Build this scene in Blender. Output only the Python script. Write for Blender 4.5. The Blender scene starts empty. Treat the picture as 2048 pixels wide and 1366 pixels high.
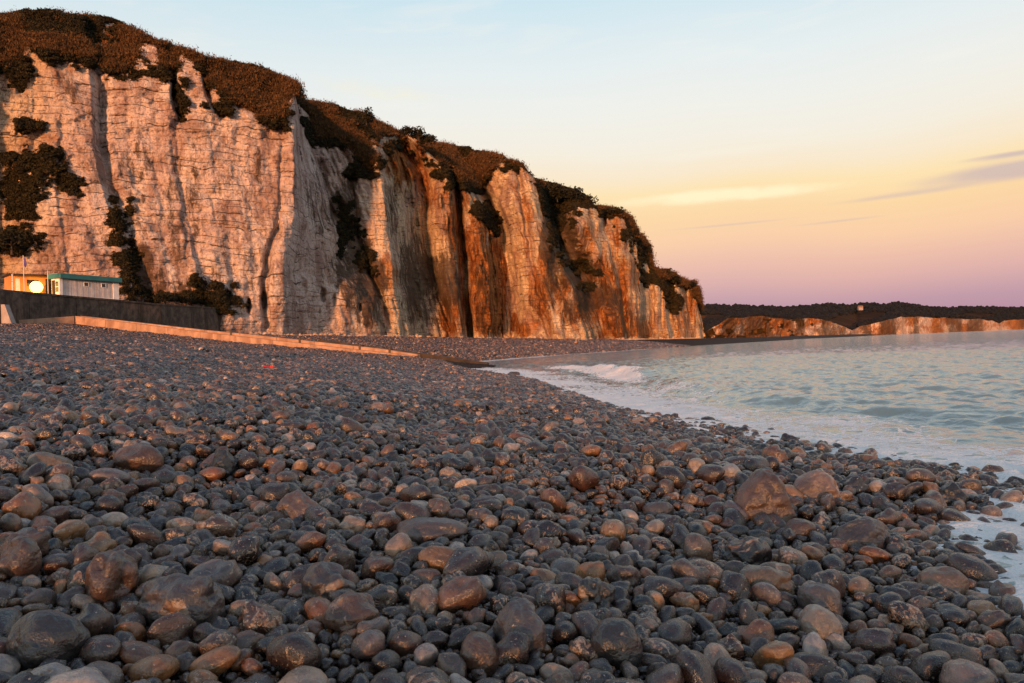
import bpy, bmesh, math, random
import numpy as np
from mathutils import Matrix, Vector, Euler

random.seed(7)
RNG = np.random.default_rng(11)
scn = bpy.context.scene
COL = scn.collection

# ------------------------------------------------------------------ camera
F, TH, V0, EYE = 1600.0, math.radians(2.15), 13.0, 1.4      # focal length and measures in photograph pixels
PITCH = math.atan(V0 / F)
cam_d = bpy.data.cameras.new('camera')
cam_d.sensor_width = 36.0
cam_d.lens = 36.0 * F / 2048.0
cam_d.clip_start = 0.05
cam_d.clip_end = 60000.0
cam = bpy.data.objects.new('camera', cam_d)
COL.objects.link(cam)
Fv = Vector((0, math.cos(PITCH), math.sin(PITCH)))
Uv = Vector((0, -math.sin(PITCH), math.cos(PITCH)))
Rv = Vector((1, 0, 0))
cx = Rv * math.cos(TH) - Uv * math.sin(TH)
cy = Rv * math.sin(TH) + Uv * math.cos(TH)
m = Matrix((cx, cy, -Fv)).transposed().to_4x4()
m.translation = Vector((0, 0, EYE))
cam.matrix_world = m
scn.camera = cam

# ------------------------------------------------------------------ sky and sun
SUN_EL, SUN_AZ = math.radians(5.0), math.radians(191.5)      # azimuth clockwise from +Y: behind the camera, to the left
world = bpy.data.worlds.new('World')
scn.world = world
world.use_nodes = True
world.cycles.sampling_method = 'MANUAL'
world.cycles.sample_map_resolution = 512


class NT:
    """small helper to write node trees"""
    def __init__(s, tree):
        s.t = tree
        tree.nodes.clear()

    def n(s, kind, inputs=None, **props):
        nd = s.t.nodes.new(kind)
        for k, v in props.items():
            setattr(nd, k, v)
        for k, v in (inputs or {}).items():
            if v is None:
                continue
            sock = nd.inputs[k]
            if isinstance(v, bpy.types.NodeSocket):
                s.t.links.new(v, sock)
            else:
                sock.default_value = v
        return nd

    def math(s, op, a, b=None, c=None, clamp=False):
        nd = s.n('ShaderNodeMath', {0: a, 1: b, 2: c}, operation=op, use_clamp=clamp)
        return nd.outputs[0]

    def vmath(s, op, a, b=None):
        nd = s.n('ShaderNodeVectorMath', {0: a, 1: b}, operation=op)
        return nd.outputs[0]

    def noise(s, vec, scale, detail=3.0, rough=0.55, dist=0.0):
        return s.n('ShaderNodeTexNoise', {'Vector': vec, 'Scale': scale, 'Detail': detail, 'Roughness': rough, 'Distortion': dist}).outputs['Fac']

    def ramp(s, fac, stops, interp='LINEAR'):
        nd = s.n('ShaderNodeValToRGB', {'Fac': fac})
        cr = nd.color_ramp
        cr.interpolation = interp
        while len(cr.elements) < len(stops):
            cr.elements.new(0.5)
        for e, (p, c) in zip(cr.elements, stops):
            e.position = p
            if not hasattr(c, '__len__'):
                c = (c, c, c)
            e.color = (c[0], c[1], c[2], 1.0)
        return nd.outputs['Color']

    def mix(s, fac, a, b, blend='MIX'):
        nd = s.n('ShaderNodeMix', data_type='RGBA', blend_type=blend)
        for i, v in ((0, fac), (6, a), (7, b)):
            if isinstance(v, bpy.types.NodeSocket):
                s.t.links.new(v, nd.inputs[i])
            else:
                nd.inputs[i].default_value = v if i == 0 else (v[0], v[1], v[2], 1.0)
        return nd.outputs[2]

    def smooth(s, v, lo, hi):
        nd = s.n('ShaderNodeMapRange', {'Value': v, 'From Min': lo, 'From Max': hi}, interpolation_type='SMOOTHSTEP')
        return nd.outputs[0]

    def link(s, a, b):
        s.t.links.new(a, b)


def srgb(r, g, b):
    def c(v):
        v /= 255.0
        return v / 12.92 if v <= 0.04045 else ((v + 0.055) / 1.055) ** 2.4
    return (c(r), c(g), c(b))


def build_world():
    w = NT(world.node_tree)
    d = w.n('ShaderNodeTexCoord').outputs['Generated']
    sep = w.n('ShaderNodeSeparateXYZ', {0: d})
    x, y, z = sep.outputs
    el = w.math('MULTIPLY', w.math('ARCSINE', z), 180 / math.pi)           # degrees above the horizon
    az = w.math('MULTIPLY', w.math('ARCTAN2', x, y), 180 / math.pi)        # degrees to the right of +Y
    warp = w.noise(d, 3.0, 1.0)
    elw = w.math('ADD', el, w.math('MULTIPLY', w.math('SUBTRACT', warp, 0.5), 2.2))
    stops = [(-2, (172, 136, 164)), (2.4, (188, 144, 170)), (3.8, (214, 157, 164)), (5.2, (230, 170, 156)), (6.8, (245, 188, 146)),
             (8.6, (249, 198, 136)), (10.4, (252, 214, 150)), (11.6, (248, 220, 182)), (13.5, (244, 229, 208)), (16.0, (240, 233, 221)), (19.0, (231, 233, 229)),
             (24.0, (203, 225, 232)), (32, (168, 192, 208)), (50, (122, 142, 168)), (90, (84, 98, 130))]
    col = w.ramp(w.math('DIVIDE', w.math('ADD', elw, 2.0), 92.0), [((e + 2) / 92.0, srgb(*c)) for e, c in stops])
    # clouds: streaks of altostratus low over the sea
    vec = w.n('ShaderNodeCombineXYZ', {0: w.math('MULTIPLY', az, 0.10), 1: w.math('MULTIPLY', w.math('SUBTRACT', el, w.math('MULTIPLY', az, 0.05)), 0.62), 2: 3.3}).outputs[0]
    n1 = w.noise(vec, 1.0, 3.0, 0.55, 0.4)

    def bank(a0, e0, ra, re, tilt):
        ee = w.math('SUBTRACT', w.math('SUBTRACT', el, e0), w.math('MULTIPLY', w.math('SUBTRACT', az, a0), tilt))
        p = w.math('POWER', w.math('DIVIDE', w.math('SUBTRACT', az, a0), ra), 2.0)
        q = w.math('POWER', w.math('DIVIDE', ee, re), 2.0)
        return w.math('EXPONENT', w.math('MULTIPLY', w.math('ADD', p, q), -1.0))
    # mauve bank right of the frame's edge, thin mauve lines, cream billows
    mauve = w.math('ADD', bank(32.5, 9.55, 6.0, 0.62, 0.02), w.math('ADD', w.math('MULTIPLY', bank(32.5, 10.5, 3.2, 0.20, 0.02), 0.7),
                   w.math('ADD', w.math('MULTIPLY', bank(25.5, 8.8, 4.5, 0.22, 0.03), 0.55), w.math('ADD', w.math('MULTIPLY', bank(15.5, 7.9, 6.0, 0.13, 0.02), 0.5), w.math('MULTIPLY', bank(22.5, 7.55, 4.0, 0.13, 0.03), 0.55)))))
    mf = w.math('MULTIPLY', w.smooth(w.math('MULTIPLY', mauve, w.math('ADD', n1, 0.45)), 0.20, 0.85), 0.80)
    col = w.mix(mf, col, srgb(196, 160, 158))
    cream = w.math('ADD', bank(15.0, 9.9, 9.0, 0.60, 0.0), w.math('MULTIPLY', bank(-9.0, 18.0, 8.0, 1.0, -0.12), 0.55))
    vec2 = w.n('ShaderNodeCombineXYZ', {0: w.math('MULTIPLY', az, 0.35), 1: w.math('MULTIPLY', el, 0.9), 2: 8.1}).outputs[0]
    n2 = w.noise(vec2, 1.0, 3.0, 0.6, 0.3)
    cf = w.math('MULTIPLY', w.smooth(w.math('MULTIPLY', cream, w.math('ADD', n2, 0.4)), 0.28, 0.85), 0.85)
    col = w.mix(cf, col, srgb(255, 236, 186))
    # faint high veil everywhere
    veil = w.math('MULTIPLY', w.smooth(n1, 0.52, 0.75), w.math('MULTIPLY', w.smooth(el, 9.0, 16.0), 0.35))
    col = w.mix(veil, col, srgb(250, 240, 226))
    sky = w.n('ShaderNodeTexSky', sky_type='NISHITA', sun_disc=False, sun_elevation=SUN_EL, sun_rotation=SUN_AZ, air_density=1.0, dust_density=2.5, ozone_density=1.5)
    bg1 = w.n('ShaderNodeBackground', {'Color': col, 'Strength': 0.66})
    bg2 = w.n('ShaderNodeBackground', {'Color': sky.outputs[0], 'Strength': 0.05})
    add = w.n('ShaderNodeAddShader', {0: bg1.outputs[0], 1: bg2.outputs[0]})
    w.n('ShaderNodeOutputWorld', {'Surface': add.outputs[0]})


build_world()
sun_d = bpy.data.lights.new('sun', 'SUN')
sun_d.energy = 5.0
sun_d.angle = math.radians(2.4)
sun_d.color = (1.0, 0.41, 0.165)
sun = bpy.data.objects.new('sun', sun_d)
COL.objects.link(sun)
sv = Vector((math.sin(SUN_AZ) * math.cos(SUN_EL), math.cos(SUN_AZ) * math.cos(SUN_EL), math.sin(SUN_EL)))
sun.rotation_euler = sv.to_track_quat('Z', 'Y').to_euler()
vs = scn.view_settings
vs.view_transform = 'Standard'
vs.look = 'None'
vs.exposure = 0.45
vs.gamma = 1.0
vs.use_curve_mapping = False
scn.cycles.use_denoising = True
scn.cycles.max_bounces = 6
scn.cycles.sample_clamp_indirect = 6.0


# ------------------------------------------------------------------ numeric helpers
def uv(x, y):
    dx, dy = np.asarray(x, float) - 1024.0, np.asarray(y, float) - 683.0
    return dx * math.cos(TH) - dy * math.sin(TH), dx * math.sin(TH) + dy * math.cos(TH) - V0


def W(x, y, Y):
    """the point that stands Y metres in front of the camera at a measured spot of the photograph"""
    u, v = uv(x, y)
    Y = np.asarray(Y, float)
    return u / F * Y, Y + 0 * u, EYE - v / F * Y


def _hash(ix, iy, iz, seed):
    h = (ix.astype(np.int64) * 374761393 + iy.astype(np.int64) * 668265263 + iz.astype(np.int64) * 2147483647 + seed * 144269504) & 0xFFFFFFFF
    h = ((h ^ (h >> 13)) * 1274126177) & 0xFFFFFFFF
    h = ((h ^ (h >> 16)) * 2246822519) & 0xFFFFFFFF
    return ((h ^ (h >> 15)) & 0xFFFFFF) / float(0xFFFFFF)


def vnoise(x, y, z, seed=0):
    x, y, z = np.broadcast_arrays(np.asarray(x, float), np.asarray(y, float), np.asarray(z, float))
    ix, iy, iz = np.floor(x), np.floor(y), np.floor(z)
    fx, fy, fz = x - ix, y - iy, z - iz
    fx, fy, fz = [t * t * t * (t * (t * 6 - 15) + 10) for t in (fx, fy, fz)]
    r = 0
    for a in (0, 1):
        for b in (0, 1):
            for c in (0, 1):
                wgt = (fx if a else 1 - fx) * (fy if b else 1 - fy) * (fz if c else 1 - fz)
                r = r + wgt * _hash(ix + a, iy + b, iz + c, seed)
    return r * 2 - 1


def fbm(x, y, z, octv=4, seed=0, gain=0.5):
    r, a = 0, 1.0
    for o in range(octv):
        r = r + a * vnoise(x, y, z, seed + o * 17)
        x, y, z, a = np.asarray(x) * 2.03 + 5.1, np.asarray(y) * 2.03 + 1.7, np.asarray(z) * 2.03 + 9.2, a * gain
    return r


def sstep(v, a, b):
    t = np.clip((v - a) / (b - a), 0, 1)
    return t * t * (3 - 2 * t)


def curve(pts):
    p = np.array(pts, float)
    return lambda q: np.interp(q, p[:, 0], p[:, 1])


# ------------------------------------------------------------------ object helpers
def mesh_obj(name, verts, faces, mat=None, parent=None, smooth=False, kind=None, label=None, cat=None, group=None):
    me = bpy.data.meshes.new(name)
    if isinstance(verts, np.ndarray):
        verts = np.ascontiguousarray(verts, dtype=np.float32)
        faces = np.ascontiguousarray(faces, dtype=np.int32)
        k = faces.shape[1]
        me.vertices.add(len(verts))
        me.vertices.foreach_set('co', verts.ravel())
        me.loops.add(faces.size)
        me.loops.foreach_set('vertex_index', faces.ravel())
        me.polygons.add(len(faces))
        me.polygons.foreach_set('loop_start', np.arange(0, faces.size, k, dtype=np.int32))
        me.update(calc_edges=True)
        me.validate()
    else:
        me.from_pydata(verts, [], faces)
        me.update()
    if smooth:
        me.polygons.foreach_set('use_smooth', np.ones(len(me.polygons), bool))
    if mat:
        me.materials.append(mat)
    o = bpy.data.objects.new(name, me)
    COL.objects.link(o)
    o.parent = parent
    tag(o, kind, label, cat, group)
    return o


def tag(o, kind=None, label=None, cat=None, group=None):
    for k, v in (('kind', kind), ('label', label), ('category', cat), ('group', group)):
        if v:
            o[k] = v
    return o


def empty(name, loc, label, cat, group=None, rz=0.0):
    o = bpy.data.objects.new(name, None)
    o.location = loc
    o.rotation_euler = (0, 0, rz)
    o.empty_display_size = 0.2
    COL.objects.link(o)
    return tag(o, None, label, cat, group)


def grid_faces(nr, nc):
    i = np.arange(nr * nc).reshape(nr, nc)
    return np.stack([i[:-1, :-1], i[:-1, 1:], i[1:, 1:], i[1:, :-1]], -1).reshape(-1, 4)


def set_attr(me, name, arr, typ='FLOAT', dom='POINT'):
    a = me.attributes.new(name, typ, dom)
    key = {'FLOAT': 'value', 'INT': 'value', 'FLOAT_VECTOR': 'vector', 'FLOAT_COLOR': 'color'}[typ]
    dt = np.int32 if typ == 'INT' else np.float32
    a.data.foreach_set(key, np.ascontiguousarray(arr, dtype=dt).ravel())


class MB:
    """collects boxes, tubes and prisms into one part"""
    def __init__(s):
        s.bm = bmesh.new()

    def box(s, x0, x1, y0, y1, z0, z1, bevel=0.0):
        r = bmesh.ops.create_cube(s.bm, size=1.0)
        vs_ = r['verts']
        bmesh.ops.scale(s.bm, vec=(x1 - x0, y1 - y0, z1 - z0), verts=vs_)
        bmesh.ops.translate(s.bm, vec=((x0 + x1) / 2, (y0 + y1) / 2, (z0 + z1) / 2), verts=vs_)
        if bevel:
            es = list({e for v in vs_ for e in v.link_edges})
            bmesh.ops.bevel(s.bm, geom=es, offset=bevel, segments=1, affect='EDGES')
        return s

    def tube(s, p, q, r0, r1=None, n=10):
        p, q = Vector(p), Vector(q)
        d = q - p
        r1 = r0 if r1 is None else r1
        M = Matrix.Translation((p + q) / 2) @ d.to_track_quat('Z', 'Y').to_matrix().to_4x4()
        bmesh.ops.create_cone(s.bm, cap_ends=True, segments=n, radius1=r0, radius2=r1, depth=d.length, matrix=M)
        return s

    def prism(s, pts, depth_vec):
        a = [s.bm.verts.new(p) for p in pts]
        b = [s.bm.verts.new(Vector(p) + Vector(depth_vec)) for p in pts]
        s.bm.faces.new(a)
        s.bm.faces.new(list(reversed(b)))
        n = len(a)
        for i in range(n):
            s.bm.faces.new((a[i], b[i], b[(i + 1) % n], a[(i + 1) % n]))
        return s

    def build(s, name, mat, parent=None, smooth=False, **kw):
        bmesh.ops.recalc_face_normals(s.bm, faces=s.bm.faces)
        me = bpy.data.meshes.new(name)
        s.bm.to_mesh(me)
        s.bm.free()
        if smooth:
            for p in me.polygons:
                p.use_smooth = True
        me.materials.append(mat)
        o = bpy.data.objects.new(name, me)
        COL.objects.link(o)
        o.parent = parent
        return tag(o, **kw)


def material(name):
    mt = bpy.data.materials.new(name)
    mt.use_nodes = True
    return mt, NT(mt.node_tree)


def finish(nt, col, rough=0.8, bump=None, bump_s=0.3, bump_d=0.05, spec=0.3, **kw):
    bs = nt.n('ShaderNodeBsdfPrincipled')
    for k, v in (('Base Color', col), ('Roughness', rough), ('Specular IOR Level', spec)):
        if isinstance(v, bpy.types.NodeSocket):
            nt.link(v, bs.inputs[k])
        else:
            bs.inputs[k].default_value = (*v, 1.0) if hasattr(v, '__len__') else v
    for k, v in kw.items():
        bs.inputs[k].default_value = v
    if bump is not None:
        b = nt.n('ShaderNodeBump', {'Height': bump, 'Strength': bump_s, 'Distance': bump_d})
        nt.link(b.outputs[0], bs.inputs['Normal'])
    nt.n('ShaderNodeOutputMaterial', {'Surface': bs.outputs[0]})
    return bs


# ------------------------------------------------------------------ materials
def mat_stone():
    mt, t = material('flint')
    oi = t.n('ShaderNodeObjectInfo')
    rnd = oi.outputs['Random']
    co = t.n('ShaderNodeTexCoord').outputs['Object']
    off = t.n('ShaderNodeCombineXYZ', {0: t.math('MULTIPLY', rnd, 91.0), 1: t.math('MULTIPLY', rnd, 37.0), 2: t.math('MULTIPLY', rnd, 173.0)}).outputs[0]
    p = t.vmath('ADD', co, off)
    base = t.ramp(rnd, [(0.0, (.010, .008, .009)), (0.13, (.024, .017, .017)), (0.24, (.042, .029, .028)), (0.34, (.013, .011, .014)), (0.44, (.056, .039, .036)),
                        (0.53, (.026, .015, .012)), (0.61, (.075, .055, .050)), (0.68, (.060, .026, .015)), (0.75, (.11, .080, .066)), (0.81, (.17, .062, .020)),
                        (0.85, (.26, .14, .058)), (0.89, (.075, .048, .038)), (0.94, (.33, .24, .175)), (0.97, (.10, .080, .085)), (1.0, (.48, .41, .36))])
    r2 = t.n('ShaderNodeTexWhiteNoise', {'W': t.math('MULTIPLY', rnd, 917.0)}, noise_dimensions='1D').outputs['Value']
    n1 = t.noise(p, 1.6, 3.0, 0.6, 0.3)
    n2 = t.noise(p, 14.0, 3.0, 0.6)
    n3 = t.noise(p, 2.3, 4.0, 0.65, 0.8)
    c = t.mix(t.smooth(n1, 0.35, 0.7), t.mix(1.0, base, (.62, .62, .66), 'MULTIPLY'), t.mix(1.0, base, (1.35, 1.22, 1.12), 'MULTIPLY'))
    c = t.mix(t.math('MULTIPLY', t.smooth(n2, 0.52, 0.72), 0.35), c, (.19, .16, .14))
    # worn rind: pale or rusty blotches on some stones
    lim = t.math('SUBTRACT', 0.735, t.math('MULTIPLY', t.math('POWER', r2, 1.8), 0.25))
    patch = t.smooth(t.math('SUBTRACT', n3, lim), 0.0, 0.05)
    pc = t.mix(t.smooth(t.noise(p, 5.0, 3.0), 0.4, 0.6), (.42, .33, .26), (.24, .12, .055))
    c = t.mix(t.math('MULTIPLY', patch, 0.85), c, pc)
    chips = t.smooth(t.noise(p, 7.0, 2.0, 0.5), 0.68, 0.72)
    c = t.mix(t.math('MULTIPLY', chips, 0.85), c, (.42, .34, .28))
    rough = t.math('ADD', 0.09, t.math('MULTIPLY', n1, 0.36))
    h = t.math('ADD', n2, t.math('MULTIPLY', t.noise(p, 5.0, 4.0), 1.5))
    finish(t, c, rough, h, 0.22, 0.05, 0.85)
    return mt


def mat_shingle():
    mt, t = material('shingle')
    co = t.n('ShaderNodeTexCoord').outputs['Object']
    v = t.n('ShaderNodeTexVoronoi', {'Vector': co, 'Scale': 26.0})
    v2 = t.n('ShaderNodeTexVoronoi', {'Vector': co, 'Scale': 6.5})
    cr = t.n('ShaderNodeSeparateColor', {0: v.outputs['Color']})
    c = t.ramp(cr.outputs[0], [(0, (.016, .013, .014)), (.45, (.034, .026, .024)), (.75, (.060, .042, .032)), (.92, (.12, .070, .038)), (1, (.26, .19, .15))])
    c = t.mix(t.noise(co, 0.35, 3.0), c, t.mix(1.0, c, (.6, .58, .62), 'MULTIPLY'))
    h = t.math('SUBTRACT', 1.0, t.math('ADD', v.outputs['Distance'], v2.outputs['Distance']))
    finish(t, c, 0.8, h, 0.9, 0.05, 0.08)
    return mt


def mat_cliff():
    mt, t = material('chalk')
    geo = t.n('ShaderNodeNewGeometry')
    P = geo.outputs['Position']
    at = t.n('ShaderNodeAttribute', attribute_name='mask')
    ms = t.n('ShaderNodeSeparateColor', {0: at.outputs['Color']})
    veg, orange, dark = ms.outputs
    cream = at.outputs['Alpha']
    sp = t.n('ShaderNodeSeparateXYZ', {0: P})
    big = t.noise(P, 0.09, 4.0, 0.6)
    sv_ = t.vmath('MULTIPLY', P, (1.0, 1.0, 0.22))
    streak = t.noise(t.vmath('MULTIPLY', P, (1.0, 1.0, 0.24)), 0.9, 7.0, 0.72)
    streak2 = t.noise(sv_, 0.33, 4.0, 0.6, 0.5)
    grain = t.noise(P, 2.6, 6.0, 0.7)
    chalk = t.mix(t.smooth(big, 0.35, 0.65), (.63, .48, .43), (.77, .65, .59))
    chalk = t.mix(cream, chalk, t.mix(t.smooth(big, 0.35, 0.65), (.62, .45, .27), (.76, .61, .42)))
    blot = t.noise(t.vmath('MULTIPLY', P, (1.0, 1.0, 0.45)), 0.22, 6.0, 0.68, 0.6)
    chalk = t.mix(t.math('MULTIPLY', t.smooth(blot, 0.455, 0.60), 0.80), chalk, (.33, .20, .165))
    chalk = t.mix(t.math('MULTIPLY', t.smooth(streak, 0.48, 0.66), 0.7), chalk, (.36, .25, .20))
    chalk = t.mix(t.math('MULTIPLY', t.smooth(grain, 0.52, 0.64), 0.70), chalk, (.16, .105, .082))
    och = t.mix(t.smooth(t.noise(t.vmath('MULTIPLY', P, (1.0, 1.0, 0.30)), 0.75, 7.0, 0.72), 0.40, 0.62), (.17, .055, .017), (.50, .22, .075))
    och = t.mix(t.math('MULTIPLY', t.smooth(grain, 0.50, 0.62), 0.55), och, (.11, .045, .02))
    och = t.mix(t.math('MULTIPLY', t.smooth(t.noise(P, 1.5, 6.0, 0.7), 0.60, 0.70), 0.6), och, (.58, .40, .24))
    ofac = t.smooth(t.math('ADD', orange, t.math('MULTIPLY', t.math('SUBTRACT', streak2, 0.5), 1.5)), 0.25, 0.70)
    c = t.mix(ofac, chalk, och)
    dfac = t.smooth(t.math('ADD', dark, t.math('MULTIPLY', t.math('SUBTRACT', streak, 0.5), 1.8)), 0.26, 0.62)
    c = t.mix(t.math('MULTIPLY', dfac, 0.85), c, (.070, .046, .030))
    # flint bands and joints
    zz = t.math('ADD', sp.outputs[2], t.math('MULTIPLY', t.noise(P, 0.12, 2.0), 3.0))
    zz = t.math('ADD', zz, t.math('MULTIPLY', t.noise(P, 1.1, 2.0), 0.16))

    zonly = t.n('ShaderNodeCombineXYZ', {2: sp.outputs[2]}).outputs[0]
    zz = t.math('ADD', zz, t.math('MULTIPLY', t.noise(zonly, 0.55, 1.0), 2.6))

    def band(step, width, off, thr):
        fr = t.math('FRACT', t.math('DIVIDE', t.math('ADD', zz, off), step))
        near = t.math('LESS_THAN', fr, width)
        gate = t.smooth(t.noise(t.vmath('MULTIPLY', P, (0.16, 0.16, 1.6)), 1.0, 4.0, 0.65), thr, thr + 0.08)
        return t.math('MULTIPLY', near, gate)
    fl = t.math('MAXIMUM', band(1.15, 0.085, 0.0, 0.455), band(0.61, 0.09, 0.4, 0.56))
    keep = t.math('SUBTRACT', 1.0, t.math('MULTIPLY', ofac, 0.25))
    c = t.mix(t.math('MULTIPLY', t.math('MULTIPLY', fl, 0.92), keep), c, (.09, .065, .05))
    jv = t.n('ShaderNodeTexVoronoi', {'Vector': t.vmath('MULTIPLY', P, (1.0, 1.0, 0.35)), 'Scale': 0.75}, feature='DISTANCE_TO_EDGE')
    j = t.math('MULTIPLY', t.math('LESS_THAN', jv.outputs['Distance'], 0.028), t.smooth(grain, 0.42, 0.56))
    c = t.mix(t.math('MULTIPLY', j, 0.14), c, (.12, .085, .065))
    # turf and earth where the plants root
    gr = t.mix(t.noise(P, 0.45, 6.0, 0.7), (.020, .014, .006), (.070, .042, .016))
    gr = t.mix(t.smooth(t.noise(P, 0.08, 3.0), 0.5, 0.66), gr, (.12, .062, .022))
    vf = t.smooth(t.math('ADD', veg, t.math('MULTIPLY', t.math('SUBTRACT', grain, 0.5), 0.5)), 0.42, 0.58)
    c = t.mix(vf, c, gr)
    h = t.math('ADD', t.math('MULTIPLY', grain, 1.0), t.math('ADD', t.math('MULTIPLY', streak, 0.7), t.math('MULTIPLY', fl, -0.4)))
    finish(t, c, 0.95, h, 1.0, 0.7, 0.05)
    return mt


def mat_simple(name, a, b, scale, rough=0.8, bump=0.3, dist=0.02, detail=5.0, spec=0.3, streaks=None):
    mt, t = material(name)
    co = t.n('ShaderNodeTexCoord').outputs['Object']
    n = t.noise(co, scale, detail, 0.62)
    c = t.mix(t.smooth(n, 0.3, 0.7), a, b)
    if streaks:
        s_ = t.noise(t.vmath('MULTIPLY', co, (1.0, 1.0, 0.12)), streaks[0], 5.0, 0.65)
        c = t.mix(t.math('MULTIPLY', t.smooth(s_, 0.45, 0.68), streaks[2]), c, streaks[1])
    finish(t, c, rough, t.noise(co, scale * 6, 4.0), bump, dist, spec)
    return mt


def mat_leaf(name, a, b, c3):
    mt, t = material(name)
    oi = t.n('ShaderNodeObjectInfo')
    geo = t.n('ShaderNodeNewGeometry')
    r = t.math('FRACT', t.math('ADD', oi.outputs['Random'], t.math('MULTIPLY', geo.outputs['Random Per Island'], 0.45)))
    c = t.ramp(r, [(0.0, a), (0.5, b), (1.0, c3)])
    finish(t, c, 0.75, None, spec=0.15)
    return mt


def mat_sea():
    mt, t = material('sea_water')
    geo = t.n('ShaderNodeNewGeometry')
    P = geo.outputs['Position']
    fo = t.n('ShaderNodeAttribute', attribute_name='foam').outputs['Fac']
    rot = t.n('ShaderNodeVectorRotate', {'Vector': P, 'Angle': math.radians(-12)}, rotation_type='Z_AXIS').outputs[0]
    st = t.vmath('MULTIPLY', rot, (1.0, 0.7, 1.0))
    n1 = t.noise(st, 1.1, 3.0, 0.55, 0.4)
    n2 = t.noise(st, 3.6, 4.0, 0.6, 0.5)
    n3 = t.noise(st, 0.25, 3.0, 0.5)
    h = t.math('ADD', t.math('MULTIPLY', n1, 1.3), t.math('ADD', t.math('MULTIPLY', n2, 0.5), t.math('MULTIPLY', n3, 1.0)))
    b = t.n('ShaderNodeBump', {'Height': h, 'Strength': 1.0, 'Distance': t.n('ShaderNodeMapRange', {'Value': t.n('ShaderNodeVectorMath', {0: P}, operation='LENGTH').outputs['Value'], 'From Min': 25.0, 'From Max': 110.0, 'To Min': 0.07, 'To Max': 0.34}).outputs[0]})
    water = t.n('ShaderNodeBsdfPrincipled', {'Base Color': (.17, .26, .285, 1), 'Specular Tint': (.75, .92, 1.0, 1), 'Roughness': 0.07, 'IOR': 1.33, 'Normal': b.outputs[0]})
    # foam
    f1 = t.noise(t.vmath('MULTIPLY', rot, (1.0, 0.6, 1.0)), 1.5, 5.0, 0.6, 1.2)
    cell = t.n('ShaderNodeTexVoronoi', {'Vector': t.vmath('ADD', rot, t.vmath('MULTIPLY', t.n('ShaderNodeTexNoise', {'Vector': P, 'Scale': 2.0}).outputs['Color'], (0.5, 0.5, 0.5))), 'Scale': 4.6}, feature='DISTANCE_TO_EDGE').outputs['Distance']
    lace = t.math('SUBTRACT', 0.30, cell)
    pat = t.math('ADD', t.math('MULTIPLY', f1, 0.85), t.math('MULTIPLY', lace, 0.9))
    fm = t.smooth(t.math('SUBTRACT', t.math('ADD', pat, t.math('MULTIPLY', fo, 0.95)), 1.0), -0.015, 0.06)
    bub = t.n('ShaderNodeTexVoronoi', {'Vector': P, 'Scale': 30.0}).outputs['Distance']
    bh = t.math('ADD', t.math('MULTIPLY', bub, -0.3), t.math('ADD', t.noise(P, 6.0, 4.0, 0.6), t.math('MULTIPLY', n1, 1.5)))
    fb = t.n('ShaderNodeBump', {'Height': bh, 'Strength': 0.8, 'Distance': 0.05})
    foam = t.n('ShaderNodeBsdfPrincipled', {'Base Color': (.80, .80, .80, 1), 'Roughness': 0.6, 'Subsurface Weight': 0.0, 'Normal': fb.outputs[0]})
    mx = t.n('ShaderNodeMixShader', {0: fm, 1: water.outputs[0], 2: foam.outputs[0]})
    t.n('ShaderNodeOutputMaterial', {'Surface': mx.outputs[0]})
    return mt


M = {
    'stone': mat_stone(), 'shingle': mat_shingle(), 'cliff': mat_cliff(), 'sea': mat_sea(),
    'scrub': mat_leaf('scrub_leaf', (.008, .008, .004), (.019, .016, .007), (.044, .034, .013)),
    'grass': mat_leaf('dry_grass', (.032, .018, .007), (.070, .038, .014), (.13, .066, .025)),
    'shrub': mat_leaf('shrub_leaf', (.009, .010, .006), (.017, .017, .009), (.030, .027, .013)),
    'wood_far': mat_leaf('far_leaf', (.006, .007, .009), (.009, .010, .012), (.014, .014, .014)),
    'bark': mat_simple('bark', (.03, .022, .016), (.07, .05, .035), 6.0),
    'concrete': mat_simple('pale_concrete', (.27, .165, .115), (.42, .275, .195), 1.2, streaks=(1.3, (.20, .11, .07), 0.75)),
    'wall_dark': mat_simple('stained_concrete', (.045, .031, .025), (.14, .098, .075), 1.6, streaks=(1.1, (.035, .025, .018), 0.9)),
    'wall_grey': mat_simple('grey_concrete', (.26, .23, .23), (.38, .34, .33), 0.9, streaks=(1.0, (.15, .11, .10), 0.6)),
    'timber': mat_simple('wet_timber', (.018, .014, .012), (.05, .036, .028), 1.4, rough=0.6),
    'white': mat_simple('white_paint', (.66, .63, .62), (.78, .76, .75), 2.0, rough=0.6, bump=0.1, streaks=(2.0, (.5, .46, .44), 0.4)),
    'board': mat_simple('grey_board', (.44, .41, .42), (.60, .57, .57), 1.5, rough=0.7, bump=0.15, streaks=(4.0, (.34, .28, .26), 0.6)),
    'teal': mat_simple('teal_fascia', (.02, .12, .13), (.035, .17, .175), 1.2, rough=0.5, bump=0.1),
    'brick': mat_simple('lamp_glow_render', (.50, .20, .055), (.62, .29, .09), 1.2, streaks=(1.0, (.3, .14, .06), 0.5)),  # orange deepened to stand in for lamp glow on the annex wall
    'darkglass': mat_simple('dark_window', (.012, .012, .014), (.03, .027, .025), 1.0, rough=0.15, bump=0.02, spec=0.5),
    'metal': mat_simple('pale_metal', (.45, .43, .41), (.6, .57, .54), 4.0, rough=0.45, bump=0.05),
    'red': mat_simple('red_plastic', (.36, .012, .018), (.5, .03, .03), 8.0, rough=0.4, bump=0.2),
    'blue': mat_simple('blue_cloth', (.06, .05, .22), (.12, .10, .34), 6.0, rough=0.9),
    'far_field': mat_simple('stubble', (.040, .026, .019), (.065, .042, .030), 0.01, spec=0.0, rough=1.0),
    'roof_tile': mat_simple('roof_tile', (.16, .07, .05), (.22, .10, .07), 0.5),
}

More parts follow.
